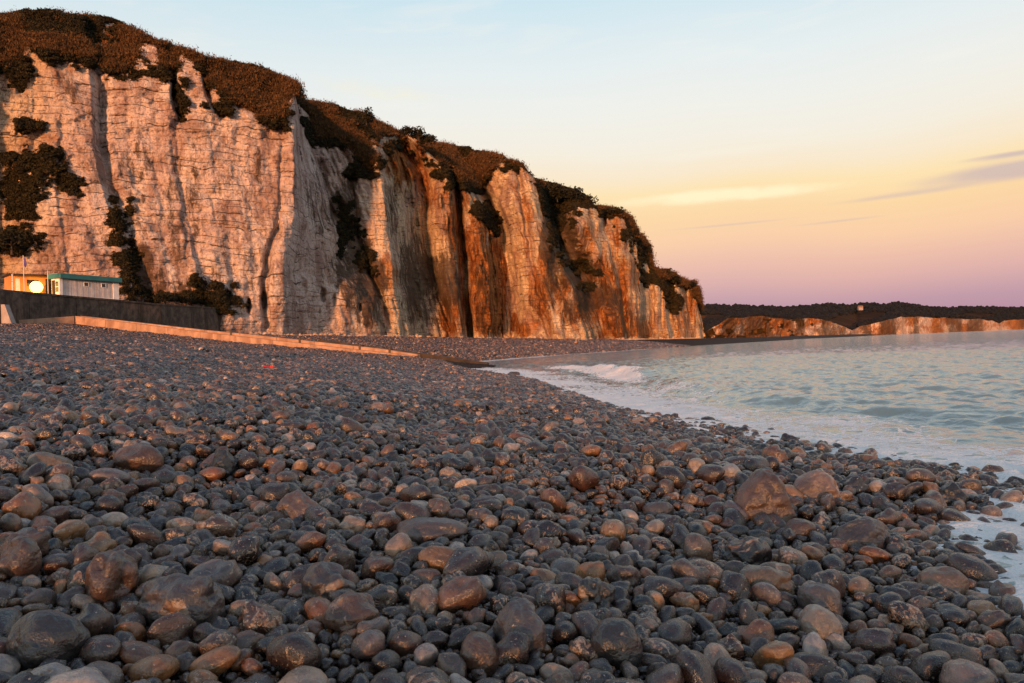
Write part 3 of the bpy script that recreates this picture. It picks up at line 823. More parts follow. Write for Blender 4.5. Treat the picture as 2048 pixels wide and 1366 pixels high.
def scatter(name, pts, rot, scl, idx, protos, parent=None, label=None, cat=None):
    me = bpy.data.meshes.new(name)
    pts = np.ascontiguousarray(pts, dtype=np.float32)
    me.vertices.add(len(pts))
    me.vertices.foreach_set('co', pts.ravel())
    set_attr(me, 'rot', rot, 'FLOAT_VECTOR')
    set_attr(me, 'scl', scl, 'FLOAT_VECTOR')
    set_attr(me, 'pick', idx, 'INT')
    o = bpy.data.objects.new(name, me)
    COL.objects.link(o)
    o.parent = parent
    ng = bpy.data.node_groups.new(name + '_nodes', 'GeometryNodeTree')
    ng.interface.new_socket('Geometry', in_out='INPUT', socket_type='NodeSocketGeometry')
    ng.interface.new_socket('Geometry', in_out='OUTPUT', socket_type='NodeSocketGeometry')
    N = ng.nodes
    gi, go = N.new('NodeGroupInput'), N.new('NodeGroupOutput')
    ci = N.new('GeometryNodeCollectionInfo')
    ci.inputs['Collection'].default_value = protos
    ci.inputs['Separate Children'].default_value = True
    ci.inputs['Reset Children'].default_value = True
    ip = N.new('GeometryNodeInstanceOnPoints')
    ip.inputs['Pick Instance'].default_value = True

    def na(nm, ty):
        q = N.new('GeometryNodeInputNamedAttribute')
        q.data_type = ty
        q.inputs['Name'].default_value = nm
        return q.outputs['Attribute']
    L = ng.links
    L.new(gi.outputs[0], ip.inputs['Points'])
    L.new(ci.outputs[0], ip.inputs['Instance'])
    L.new(na('pick', 'INT'), ip.inputs['Instance Index'])
    L.new(na('rot', 'FLOAT_VECTOR'), ip.inputs['Rotation'])
    L.new(na('scl', 'FLOAT_VECTOR'), ip.inputs['Scale'])
    L.new(ip.outputs[0], go.inputs[0])
    md = o.modifiers.new('scatter', 'NODES')
    md.node_group = ng
    return tag(o, 'stuff', label, cat)


# ------------------------------------------------------------------ stones
def stone_mesh(i, sub, style):
    bm = bmesh.new()
    bmesh.ops.create_icosphere(bm, subdivisions=sub, radius=1.0)
    p = np.array([v.co[:] for v in bm.verts])
    r = np.random.default_rng(100 + i)
    o = r.uniform(-50, 50, 3)
    ax = np.array([1.0, r.uniform(0.70, 0.98), r.uniform(0.58, 0.86)])
    f1, a1 = r.uniform(0.7, 1.1), r.uniform(0.16, 0.30)
    d = 1 + a1 * fbm(p[:, 0] * f1 + o[0], p[:, 1] * f1 + o[1], p[:, 2] * f1 + o[2], 2, i, 0.4)
    if style == 1:      # knobbly flint with hollows
        d += 0.24 * vnoise(p[:, 0] * 1.7 + o[1], p[:, 1] * 1.7, p[:, 2] * 1.7, i + 5)
        d -= 0.16 * np.clip(vnoise(p[:, 0] * 2.6, p[:, 1] * 2.6 + o[2], p[:, 2] * 2.6, i + 9), 0, 1)
    if style == 2:      # angular: planes shorn off
        for _ in range(7):
            nv = r.normal(size=3)
            nv /= np.linalg.norm(nv)
            lim = r.uniform(0.55, 0.85)
            k = p @ nv * d
            over = np.clip(k - lim, 0, None)
            d = d - 0.8 * over
        d += 0.05 * fbm(p[:, 0] * 2.5, p[:, 1] * 2.5 + o[0], p[:, 2] * 2.5, 3, i)
    d += 0.018 * fbm(p[:, 0] * 5, p[:, 1] * 5 + o[0], p[:, 2] * 5, 2, i + 3)
    q = p * d[:, None] * ax
    for v, co in zip(bm.verts, q):
        v.co = co
    me = bpy.data.meshes.new('stone')
    bm.to_mesh(me)
    bm.free()
    me.polygons.foreach_set('use_smooth', np.ones(len(me.polygons), bool))
    me.materials.append(M['stone'])
    return me


NEAR = [stone_mesh(i, 3, (0, 0, 0, 1, 0, 1, 2, 0)[i % 8]) for i in range(28)]
FARS = [stone_mesh(60 + i, 2, (0, 0, 1, 2)[i % 4]) for i in range(10)]
near_col, far_col = hidden_protos('stone_source', NEAR), hidden_protos('far_stone_source', FARS)


def hit(px, py, lift=0.0):
    """where the sight line through a spot of the photograph meets the shingle"""
    u, v = uv(px, py)
    Ys = np.geomspace(1.2, 90, 4000)
    z = EYE - v / F * Ys
    g = beach_z(u / F * Ys, Ys) + lift
    k = np.argmax(z < g)
    return float(u / F * Ys[k]), float(Ys[k]), float(g[k])


# large stones that can be told apart: px, py (foot), width px, height px, style, colour, label
BIG = [
    (1530, 1040, 130, 100, 'angular', 'rust', 'largest angular rust-brown boulder with sloping flank near the foam'),
    (1640, 1003, 100, 60, 'angular', 'pinkish', 'pinkish pitted boulder just behind the largest boulder'),
    (1500, 1140, 105, 64, 'knob', 'black', 'black lumpy flint with a small tan scar right of centre'),
    (1645, 1288, 82, 74, 'egg', 'pale', 'pale smooth egg-shaped stone in the lower right'),
    (1895, 1195, 98, 56, 'round', 'brown', 'smooth tan-brown oval boulder beside the nearest foam'),
    (1545, 1200, 122, 66, 'knob', 'tan', 'long mottled tan boulder below the black lumpy flint'),
    (1650, 1240, 86, 70, 'round', 'mauve', 'mauve-grey rounded boulder behind the pale egg-shaped stone'),
    (1735, 1100, 120, 62, 'angular', 'mauve', 'wrinkled mauve flint with two cream scars near the gravel patch'),
    (1600, 1080, 70, 40, 'round', 'rust', 'glossy rust stone with a pale ring mark'),
    (1140, 1056, 44, 24, 'round', 'orange', 'small bright orange stone lying in dark gravel'),
    (1465, 962, 42, 34, 'egg', 'white', 'whitish rounded stone left of the largest boulder'),
    (1398, 950, 40, 34, 'egg', 'pale', 'pale grey-pink round stone upper right of centre'),
    (700, 1270, 112, 78, 'knob', 'rust', 'rusty flint with an orange hollow in its top'),
    (655, 1212, 112, 82, 'knob', 'mauve', 'big mauve-grey lumpy boulder behind the rusty hollow flint'),
    (345, 1258, 176, 100, 'knob', 'mauve', 'widest brown-grey humped boulder lower left'),
    (75, 1340, 156, 108, 'round', 'black', 'big dark pitted round boulder in the bottom left corner'),
    (215, 1212, 100, 104, 'knob', 'rust', 'upright purple-brown boulder with bright scars on its face'),
    (590, 1044, 100, 60, 'angular', 'pinkish', 'pink and white streaked angular flint left of centre'),
    (443, 950, 50, 52, 'angular', 'black', 'dark pointed stone standing upright left of centre'),
    (270, 942, 108, 54, 'round', 'rust', 'long brown boulder in the left middle of the beach'),
    (85, 950, 76, 46, 'round', 'tan', 'tan rounded boulder near the left edge'),
    (30, 1160, 84, 84, 'round', 'rust', 'dark boulder with an orange flank at the left edge'),
    (1235, 1330, 112, 84, 'round', 'black', 'dark grey rounded boulder at the bottom, right of centre'),
    (1040, 1305, 110, 96, 'angular', 'mauve', 'grey flint with white scars and glossy slope at bottom centre'),
    (960, 1345, 80, 74, 'egg', 'rust', 'reddish speckled stone at bottom centre'),
    (220, 1060, 62, 34, 'egg', 'pale', 'pale olive-tan oval stone on the left'),
    (1190, 1225, 90, 70, 'knob', 'black', 'black ridged flint with glossy folds right of centre'),
    (1320, 1040, 66, 36, 'round', 'mauve', 'smooth blue-grey domed stone upper right of centre'),
    (860, 1090, 150, 48, 'round', 'mauve', 'long low mauve boulder at the middle of the beach'),
    (1910, 1010, 50, 44, 'angular', 'black', 'black peaked rock at the edge of the foam'),
]
TINT = {'rust': (.085, .048, .034), 'pinkish': (.16, .105, .085), 'black': (.026, .024, .025), 'pale': (.27, .21, .17), 'brown': (.13, .085, .06), 'tan': (.14, .10, .07), 'mauve': (.066, .054, .054),
        'orange': (.36, .10, .02), 'white': (.42, .36, .33)}


def mat_boulder(name, base):
    mt, t = material('boulder_' + name)
    oi = t.n('ShaderNodeObjectInfo')
    co = t.n('ShaderNodeTexCoord').outputs['Object']
    off = t.n('ShaderNodeCombineXYZ', {0: t.math('MULTIPLY', oi.outputs['Random'], 91.0), 1: t.math('MULTIPLY', oi.outputs['Random'], 37.0)}).outputs[0]
    p = t.vmath('ADD', co, off)
    n1, n2, n3 = t.noise(p, 1.8, 5.0, 0.6, 0.4), t.noise(p, 12.0, 5.0, 0.65), t.noise(p, 2.6, 5.0, 0.65, 1.0)
    c = t.mix(t.smooth(n1, 0.3, 0.7), tuple(k * 0.55 for k in base), tuple(min(1, k * 1.35) for k in base))
    c = t.mix(t.math('MULTIPLY', t.smooth(n2, 0.52, 0.7), 0.4), c, tuple(min(.5, k * 2.0 + .05) for k in base))
    c = t.mix(t.math('MULTIPLY', t.smooth(n3, 0.59, 0.64), 0.85), c, t.mix(t.smooth(n2, .4, .6), (.44, .34, .27), (.26, .13, .06)))
    finish(t, c, t.math('ADD', 0.18, t.math('MULTIPLY', n2, 0.36)), t.math('ADD', n2, t.math('MULTIPLY', t.noise(p, 4.5, 5.0), 2.0)), 0.4, 0.06, 0.75)
    return mt


def build_boulders():
    mats = {k: mat_boulder(k, v) for k, v in TINT.items()}
    taken = []
    for i, (px, py, wp, hp, style, colr, label) in enumerate(BIG):
        X, Y, Z = hit(px, py)
        a = wp * Y / F / 2
        hz = hp * Y / F / 2
        me = stone_mesh(200 + i, 5, {'angular': 2, 'knob': 1, 'round': 0, 'egg': 0}[style])
        me.materials.clear()
        me.materials.append(mats[colr])
        co = np.zeros(len(me.vertices) * 3, np.float32)
        me.vertices.foreach_get('co', co)
        co = co.reshape(-1, 3)
        ang = random.uniform(-0.4, 0.4)
        ca, sa = math.cos(ang), math.sin(ang)
        co = co @ np.array([[ca, sa, 0], [-sa, ca, 0], [0, 0, 1]], np.float32)
        co -= (co.max(0) + co.min(0)) / 2
        ext = (co.max(0) - co.min(0)) / 2
        if style == 'angular':
            k = (co[:, 2] / ext[2] + 1) / 2
            tp = 0.72 if i == 0 else 0.30
            co[:, 0] = co[:, 0] * (1 - tp * k) + ext[0] * 0.4 * tp * k
            co[:, 1] = co[:, 1] * (1 - 0.5 * tp * k)
            co -= (co.max(0) + co.min(0)) / 2
            ext = (co.max(0) - co.min(0)) / 2
        co *= np.array([a, (a + hz) * 0.55, hz * 1.25], np.float32) / ext
        me.vertices.foreach_set('co', co.ravel())
        me.update()
        o = bpy.data.objects.new('boulder', me)
        o.location = (X, Y + a * 0.5, Z + hz * 0.72)
        COL.objects.link(o)
        tag(o, None, label, 'boulder', 'large stones lying on the shingle')
        taken.append((X, Y + a * 0.5, a))
    return taken


TAKEN = build_boulders()


def scatter_stones():
    cell = 0.16
    g = {}
    out = []

    def put(x, y, r):
        g.setdefault((int(x // cell), int(y // cell)), []).append((x, y, r))

    def free(x, y, r, k):
        ix, iy = int(x // cell), int(y // cell)
        for a in range(ix - 2, ix + 3):
            for b in range(iy - 2, iy + 3):
                for (qx, qy, qr) in g.get((a, b), ()):
                    if (qx - x) ** 2 + (qy - y) ** 2 < (k * (r + qr)) ** 2:
                        return False
        return True
    for (bx, by, br) in TAKEN:
        put(bx, by, br * 0.8)
        for q in range(8):
            put(bx + 0.55 * br * math.cos(q * .785), by + 0.55 * br * math.sin(q * .785), br * 0.35)
    YM = 15.0
    # size classes: radius range, tries per square metre, spacing factor
    for (r0, r1, dens, k) in [(0.070, 0.108, 9, 0.90), (0.046, 0.074, 125, 0.78), (0.029, 0.046, 220, 0.76), (0.016, 0.029, 420, 0.74)]:
        ymax = YM if r0 > 0.03 else 8.5
        area = (0.70 * ymax * ymax + 5 * ymax)
        nT = int(area * dens)
        yy = RNG.uniform(1.2, ymax, nT * 2)
        xx = RNG.uniform(-0.70 * ymax - 0.6, 5.2, nT * 2)
        ok = (xx > -0.70 * yy - 0.5) & (xx < np.minimum(XS(yy) + 0.75, 0.70 * yy + 0.6))
        xx, yy = xx[ok], yy[ok]
        rr = r0 + (r1 - r0) * RNG.uniform(0, 1, len(xx)) ** 1.6
        patch = fbm(xx * 0.45 + 3, yy * 0.45, 0.0, 3, 301)
        gravel = np.exp(-(((xx - 2.0) / 0.75) ** 2 + ((yy - 4.7) / 0.9) ** 2)) + np.exp(-(((xx - 0.6) / 1.6) ** 2 + ((yy - 13.0) / 1.5) ** 2))
        keep = RNG.uniform(0, 1, len(xx)) < np.clip(1.0 + (patch * 0.7 - gravel * 1.2 if r0 > 0.03 else 0), 0.06, 1)
        for x, y, r in zip(xx[keep].tolist(), yy[keep].tolist(), rr[keep].tolist()):
            if free(x, y, r, k):
                put(x, y, r)
                out.append((x, y, r))
    A = np.array(out)
    # finer gravel under everything near
    def field(n, y0, y1, ra, rb, xr=0.70):
        yy = np.sqrt(RNG.uniform(y0 * y0, y1 * y1, n))
        xx = RNG.uniform(-xr, xr, n) * yy
        xx = np.where(yy < 4, RNG.uniform(-1, 1, n) * (xr * yy + 0.4), xx)
        ok = xx < XS(yy) + 0.3
        xx, yy = xx[ok], yy[ok]
        return np.stack([xx, yy, RNG.uniform(ra, rb, len(xx))], -1)
    grav = np.concatenate([field(26000, 1.2, 5.0, 0.007, 0.015), field(30000, 4.8, 10.0, 0.010, 0.020)])
    mid = np.concatenate([field(26000, 8.3, 15.2, 0.018, 0.035), field(60000, 14.8, 34, 0.03, 0.08), field(26000, 14.8, 34, 0.05, 0.10)])
    fr = field(90000, 33, 76, 0.04, 0.10)
    yy = RNG.uniform(70, 230, 42000)
    dd = RNG.uniform(0, 34, 42000)
    bey = np.stack([XS(yy) - dd, yy, RNG.uniform(0.07, 0.20, 42000) * np.interp(yy, [70, 230], [0.8, 1.6])], -1)
    bey = bey[bey[:, 1] > GY(bey[:, 0]) + 1.5]
    fr = fr[(fr[:, 1] < GY(fr[:, 0]) - 0.3) | (fr[:, 0] > -3)]

    def pack(a, bury, tilt=0.35):
        n = len(a)
        z = beach_z(a[:, 0], a[:, 1]) + a[:, 2] * bury
        rot = np.stack([RNG.normal(0, tilt, n), RNG.normal(0, tilt, n), RNG.uniform(0, 6.283, n)], -1)
        scl = a[:, 2:3] * np.stack([RNG.uniform(1.0, 1.35, n), RNG.uniform(0.85, 1.1, n), RNG.uniform(0.9, 1.3, n)], -1)
        return np.column_stack([a[:, 0], a[:, 1], z]), rot, scl
    P, R_, S_ = pack(A, 0.42)
    P[:, 2] += RNG.uniform(-0.15, 0.35, len(P)) * A[:, 2]
    pick = RNG.integers(0, len(NEAR), len(A))
    # the 300 that show largest are stones of their own
    vis = (np.abs(P[:, 0] / P[:, 1]) < 0.645) & ((EYE - P[:, 2]) / P[:, 1] < 0.425 + 0.024 * P[:, 0] / P[:, 1])
    app = np.where(vis, A[:, 2] / P[:, 1], 0)
    top = np.argsort(-app)[:300]
    for i in top:
        o = bpy.data.objects.new('cobble', NEAR[pick[i]])
        o.location, o.rotation_euler, o.scale = P[i], R_[i], S_[i]
        COL.objects.link(o)
        o.parent = beach
    rest = np.ones(len(A), bool)
    rest[top] = False
    P2, R2, S2 = pack(grav, -0.2)
    scatter('cobbles', np.vstack([P[rest], P2]), np.vstack([R_[rest], R2]), np.vstack([S_[rest], S2]), np.concatenate([pick[rest], RNG.integers(0, len(NEAR), len(P2))]), near_col, beach)
    P3, R3, S3 = pack(np.vstack([mid, fr, bey]), 0.40)
    scatter('shingle', P3, R3, S3, RNG.integers(0, len(FARS), len(P3)), far_col, beach)
    print('stones', len(A), len(grav), len(P3))


scatter_stones()


# ------------------------------------------------------------------ plants
def clump_mesh(seed, n, size, spread, mat, upright=0.3, grass=False):
    r = np.random.default_rng(seed)
    vs_, fs = [], []
    for i in range(n):
        d = r.normal(size=3)
        d /= np.linalg.norm(d)
        d[2] = abs(d[2]) * 0.9 - 0.15
        c = d * r.uniform(0.35, 1.0) * np.array(spread)
        if grass:
            c = np.array([r.normal(0, spread[0]), r.normal(0, spread[1]), 0])
            tip = c + np.array([r.normal(0, .35), r.normal(0, .35), 1.0]) * size * r.uniform(.5, 1.2)
            w_ = r.normal(size=3) * 0.10 * size
            w_[2] = 0
            k = len(vs_)
            vs_ += [c - w_, c + w_, tip]
            fs.append((k, k + 1, k + 2))
            continue
        a = r.normal(size=3)
        a /= np.linalg.norm(a)
        b = np.cross(a, d + 0.3 * r.normal(size=3))
        b /= np.linalg.norm(b) + 1e-9
        s = size * r.uniform(0.6, 1.3)
        k = len(vs_)
        vs_ += [c - a * s, c + b * s * 0.55, c + a * s, c - b * s * 0.55]
        fs.append((k, k + 1, k + 2, k + 3))
    me = bpy.data.meshes.new('clump')
    me.from_pydata([tuple(v) for v in vs_], [], fs)
    me.materials.append(mat)
    return me


scrub_col = hidden_protos('scrub_source', [clump_mesh(i, 130, 0.11, (0.6, 0.6, 0.42), M['scrub']) for i in range(5)] + [clump_mesh(20 + i, 90, 0.42, (0.55, 0.55, 0), M['grass'], grass=True) for i in range(4)])


def build_scrub():
    nr, nc = CVEG.shape
    fc = (CVEG[:-1, :-1] + CVEG[1:, 1:]) / 2
    a = CV[1:, :-1] - CV[:-1, :-1]
    b = CV[:-1, 1:] - CV[:-1, :-1]
    area = np.linalg.norm(np.cross(a, b), axis=-1)
    dist = CV[:-1, :-1, 1]
    w_ = (np.clip(fc - 0.35, 0, None) + 0.05 * sstep(fc, 0.02, 0.3)) * np.minimum(area, 1.5) / (dist / 110.0) ** 1.3
    w_[-2:] *= 0.05
    w_[-1:] = 0
    pr = (w_ / w_.sum()).ravel()
    n = 60000
    pick = RNG.choice(len(pr), n, p=pr)
    i, j = np.divmod(pick, nc - 1)
    u_, v_ = RNG.uniform(0, 1, (2, n, 1))
    P = CV[i, j] + a[i, j] * u_ + b[i, j] * v_
    above = np.zeros(n)
    ok = i < CPY.shape[0]
    above[ok] = (RIM(CPX[i[ok], j[ok]]) - CPY[i[ok], j[ok]])
    grass = (above > 4) & (fbm(P[:, 0] * 0.12, P[:, 1] * 0.12, P[:, 2] * 0.12, 3, 401) > -0.45)
    grass &= ~((CPX[np.minimum(i, CPY.shape[0] - 1), j] > 1076) & (CPX[np.minimum(i, CPY.shape[0] - 1), j] < 1192) & (above > -200))
    idx = np.where(grass, RNG.integers(5, 9, n), RNG.integers(0, 5, n))
    rot = np.stack([RNG.normal(0, .3, n), RNG.normal(0, .3, n), RNG.uniform(0, 6.28, n)], -1)
    s = np.where(grass, RNG.uniform(0.5, 1.1, n), RNG.uniform(0.5, 1.25, n)) * np.interp(P[:, 1], [100, 200, 400], [0.9, 1.35, 2.2])
    scatter('clifftop_scrub', P, rot, np.repeat(s[:, None], 3, 1), idx, scrub_col, None, 'brown grass and dark scrub draped over the cliff top and ledges', 'scrub')


build_scrub()


def shrub(px, py, Y, rx, rz, label, name='shrub', n=700, group='dark bushes along the cliff', mat='shrub', lean=0.0):
    X, Yw, Z = [float(v) for v in W(px, py, Y)]
    root = empty(name, (X, Yw, Z), label, 'bush', group)
    r = np.random.default_rng(int(px * 7 + py))
    tb = MB()
    tb.tube((0, 0, -0.6), (lean * 0.3, 0, rz * 0.5), 0.10 * rx ** 0.5, 0.05)
    for q in range(4):
        a_ = q * 1.6 + 0.4
        tb.tube((lean * .15, 0, rz * 0.25), (math.cos(a_) * rx * .6, math.sin(a_) * rx * .6, rz * (0.8 + 0.15 * (q % 2))), 0.05, 0.02, 6)
    tb.build('trunk', M['bark'], root)
    lobes = [(r.normal(0, .45) * rx, r.normal(0, .45) * rx, r.uniform(.35, 1.05) * rz, r.uniform(.30, .55)) for _ in range(12)]
    vs_, fs = [], []
    for i in range(n):
        lx, ly, lz, lr = lobes[r.integers(0, len(lobes))]
        d = r.normal(size=3)
        d /= np.linalg.norm(d)
        c = np.array([lx, ly, lz]) + d * lr * r.uniform(.5, 1.05) * np.array([rx, rx, rz])
        a_ = r.normal(size=3)
        a_ /= np.linalg.norm(a_)
        b_ = np.cross(a_, r.normal(size=3))
        b_ /= np.linalg.norm(b_)
        s = r.uniform(.10, .22) * (0.6 + 0.25 * rx) * (Y / 130) ** 0.5
        k = len(vs_)
        vs_ += [tuple(c - a_ * s), tuple(c + b_ * s * .6), tuple(c + a_ * s), tuple(c - b_ * s * .6)]
        fs.append((k, k + 1, k + 2, k + 3))
    mesh_obj('crown', vs_, fs, M[mat], root)


SHRUBS = [
    (732, 243, 160, 1.7, 1.9, 'small dark windswept bush alone on the skyline of the middle cliff'),
    (815, 268, 170, 1.6, 1.6, 'left end of the row of dark bushes on the middle cliff skyline'),
    (836, 276, 172, 2.0, 1.8, 'dark bush in the middle of the row on the middle cliff skyline'),
    (858, 286, 174, 2.0, 1.5, 'right end of the row of dark bushes on the middle cliff skyline'),
    (1090, 398, 248, 4.0, 4.2, 'leftmost dark thicket bush on the third cliff beside the pale edge'),
    (1115, 400, 250, 4.6, 4.0, 'dark thicket bush second from the left on the third cliff'),
    (1142, 408, 252, 4.6, 4.0, 'dark thicket bush third from the left on the third cliff'),
    (1166, 418, 255, 4.0, 3.6, 'rightmost dark thicket bush at the thicket end on the third cliff'),
    (1225, 430, 272, 3.6, 1.8, 'dark bush capping the right part of the third cliff'),
    (1270, 470, 288, 1.6, 1.8, 'dark bush hanging over the right end of the third cliff'),
    (1292, 506, 330, 1.8, 2.4, 'dark bush on the notch between the third and last cliffs'),
    (1325, 552, 350, 3.6, 2.2, 'dark bush on the left top of the last headland'),
    (1352, 566, 372, 3.4, 2.4, 'dark bush in the middle of the last headland top'),
    (1381, 574, 412, 2.8, 2.0, 'small round dark bush at the tip of the last headland'),
    (22, 500, 99, 2.6, 2.2, 'dark ivy-like bush on the ledge above the lamp'),
    (405, 600, 112, 1.6, 2.4, 'tall dark bush at the cliff foot behind the sea wall'),
    (432, 618, 113, 2.0, 1.6, 'low dark bush at the right end of the sea wall'),
    (372, 606, 110, 1.7, 0.9, 'low dark hedge plant behind the sea wall coping'),
    (330, 602, 107, 1.7, 0.8, 'low dark hedge plant behind the wall right of the hut'),
]
for s in SHRUBS:
    shrub(*s)


def build_rubble():
    mt = mat_simple('chalk_rubble', (.22, .15, .11), (.55, .44, .36), 1.3, rough=0.9, spec=0.1)
    protos = []
    for i in range(5):
        me = stone_mesh(700 + i, 2, 2)
        me.materials.clear()
        me.materials.append(mt)
        protos.append(me)
    col = hidden_protos('rubble_source', protos)
    k0 = 3
    n = 2600
    j = RNG.integers(int((500 + 180) / 2), CV.shape[1] - 6, n)
    base = CV[k0, j]
    zz = beach_z(base[:, 0], base[:, 1])
    out = np.abs(RNG.normal(0, 1, n)) ** 1.3
    k = 1 - (0.3 + out * 2.2) / base[:, 1] * np.interp(base[:, 1], [110, 400], [1, 2.5])
    X, Y = base[:, 0] * k, base[:, 1] * k
    s = RNG.uniform(0.06, 0.22, n) * np.interp(Y, [110, 400], [1, 2.2]) * (1 + 1.6 * (RNG.uniform(0, 1, n) > 0.95))
    P = np.stack([X, Y, beach_z(X, Y) + s * 0.3], -1)
    scatter('cliff_rubble', P, RNG.uniform(0, 6.28, (n, 3)), np.repeat(s[:, None], 3, 1), RNG.integers(0, 5, n), col, None, 'broken chalk rubble strewn along the foot of the cliffs', 'rubble')


build_rubble()


# woodland far away: one mass
def build_woodland():
    protos = []
    for i in range(4):
        r = np.random.default_rng(500 + i)
        bm = bmesh.new()
        bmesh.ops.create_icosphere(bm, subdivisions=3, radius=1.0)
        for v in bm.verts:
            p = np.array(v.co)
            k = 1 + 0.35 * float(fbm(p[0] * 1.6 + i * 9, p[1] * 1.6, p[2] * 1.6, 3, 511))
            v.co = Vector((p[0] * k, p[1] * k, p[2] * k * 0.9 + 0.5))
        me = bpy.data.meshes.new('tree_mass')
        bm.to_mesh(me)
        bm.free()
        me.materials.append(M['wood_far'])
        protos.append(me)
    col = hidden_protos('woodland_source', protos)
    n = 15000
    i = RNG.integers(0, HX.shape[0], n)
    j = RNG.integers(0, HX.shape[1] - 1, n)
    f = RNG.uniform(0, 1, n)
    P = np.stack([HX[i, j] * (1 - f) + HX[i, j + 1] * f, HY[i, j] * (1 - f) + HY[i, j + 1] * f, HZ[i, j] * (1 - f) + HZ[i, j + 1] * f], -1)
    P[:, 1] += RNG.uniform(-8, 8, n)
    px, py = HPX[i, j], HPY[i, j]
    fieldm = (((px - 1700) / 75) ** 2 + ((py - 640 - 0.14 * (1700 - px)) / 13) ** 2 < 1) | (((px - 1950) / 40) ** 2 + ((py - 632) / 6) ** 2 < 1) | (((px - 1425) / 30) ** 2 + ((py - 636) / 9) ** 2 < 1)
    ok = ~fieldm & (py < FTOP(px) + 1)
    P = P[ok]
    n = len(P)
    s = RNG.uniform(2.5, 5.0, n) * np.interp(P[:, 1], [900, 2500], [0.8, 1.5])
    P[:, 2] -= s * 0.3
    scatter('far_woodland', P, np.stack([0 * s, 0 * s, RNG.uniform(0, 6.28, n)], -1), np.stack([s, s, s * RNG.uniform(.8, 1.2, n)], -1), RNG.integers(0, 4, n), col, None, 'dark woods covering the hill across the bay', 'woodland')


build_woodland()

# ------------------------------------------------------------------ sea wall, promenade, groyne
def poly_wall(name, path, top, bot, thick, mat, parent=None, **kw):
    """a wall along a plan path; top and bot are heights for every path point"""
    p = np.array(path, float)
    n = len(p)
    tan = np.gradient(p, axis=0)
    tan /= np.linalg.norm(tan, axis=1)[:, None]
    nrm = np.stack([-tan[:, 1], tan[:, 0]], -1)
    vs_, fs = [], []
    for i in range(n):
        a, b = p[i], p[i] + nrm[i] * thick
        vs_ += [(a[0], a[1], bot[i]), (a[0], a[1], top[i]), (b[0], b[1], top[i]), (b[0], b[1], bot[i])]
    for i in range(n - 1):
        k = 4 * i
        for q in range(4):
            fs.append((k + q, k + (q + 1) % 4, k + 4 + (q + 1) % 4, k + 4 + q))
    fs.append((0, 1, 2, 3))
    fs.append(tuple(4 * (n - 1) + q for q in (3, 2, 1, 0)))
    o = mesh_obj(name, vs_, fs, mat, parent, **kw)
    bm = bmesh.new()
    bm.from_mesh(o.data)
    bmesh.ops.recalc_face_normals(bm, faces=bm.faces)
    bm.to_mesh(o.data)
    bm.free()
    return o


def build_sea_wall():
    WP = [(-60, 572, 72.5), (10, 580, 76), (120, 590, 83.5), (240, 600, 92), (320, 608, 98.5), (400, 613, 107), (476, 619, 118)]
    P = np.array([W(*w) for w in WP])
    path = P[:, :2]
    root = empty('sea_wall', tuple(float(v) for v in (P[2, 0], P[2, 1], 6.0)), 'long dark stained concrete sea wall below the cliff and the white hut', 'wall')
    loc = np.array(root.location)

    def sub(name, off, t0, t1, thick, mat):
        q = path - loc[:2] + off
        return poly_wall(name, q, P[:, 2] + t1 - loc[2], P[:, 2] + t0 - loc[2], thick, mat, root)
    tan = path[-1] - path[0]
    tan /= np.linalg.norm(tan)
    out = np.array([tan[1], -tan[0]])
    # cast bays of the wall, with joints between them
    seg = np.linspace(0, 1, 15)
    s_len = np.concatenate([[0], np.cumsum(np.linalg.norm(np.diff(path, axis=0), axis=1))])
    for k in range(14):
        a_, b_ = seg[k] * s_len[-1] + 0.03, seg[k + 1] * s_len[-1] - 0.03
        ss = np.array([a_, (a_ + b_) / 2, b_])
        q = np.stack([np.interp(ss, s_len, path[:, 0]), np.interp(ss, s_len, path[:, 1])], -1)
        zt = np.interp(ss, s_len, P[:, 2])
        lean = (k % 3 - 1) * 0.015
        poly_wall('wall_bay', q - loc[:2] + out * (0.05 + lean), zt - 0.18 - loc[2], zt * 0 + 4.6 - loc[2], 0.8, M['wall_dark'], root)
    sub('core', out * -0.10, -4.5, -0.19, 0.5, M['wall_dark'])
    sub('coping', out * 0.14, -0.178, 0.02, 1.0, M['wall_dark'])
    # promenade slab behind
    back = path - out * 14
    vs_ = [(*a_, z - 0.05) for a_, z in zip(path - out * 0.3, P[:, 2])] + [(*a_, z - 0.05) for a_, z in zip(back, P[:, 2])]
    n = len(path)
    vs_ += [(a_[0], a_[1], a_[2] - 0.4) for a_ in vs_]
    fs = [(i, i + 1, n + i + 1, n + i) for i in range(n - 1)] + [(2 * n + i, 3 * n + i, 3 * n + i + 1, 2 * n + i + 1) for i in range(n - 1)]
    mesh_obj('promenade', vs_, fs, M['wall_grey'], kind='structure')
    # end buttress at the left edge of the picture
    X, Y, Z = [float(v) for v in W(0, 600, 71.5)]
    rt = empty('wall_buttress', (X, Y, Z - 3), 'dark end block of the sea wall with a sloping grey concrete fin', 'buttress')
    MB().box(-6, 0.0, -0.2, 3.4, -0.5, 3.9, 0.05).build('block', M['wall_dark'], rt)
    MB().prism([(0.02, 0, -0.4), (0.02, 0, 2.6), (0.35, 0, 2.6), (1.35, 0, -0.4)], (0, 0.7, 0)).build('sloping_fin', M['wall_grey'], rt)
    return P, path, out


SWP, SWPATH, SWOUT = build_sea_wall()


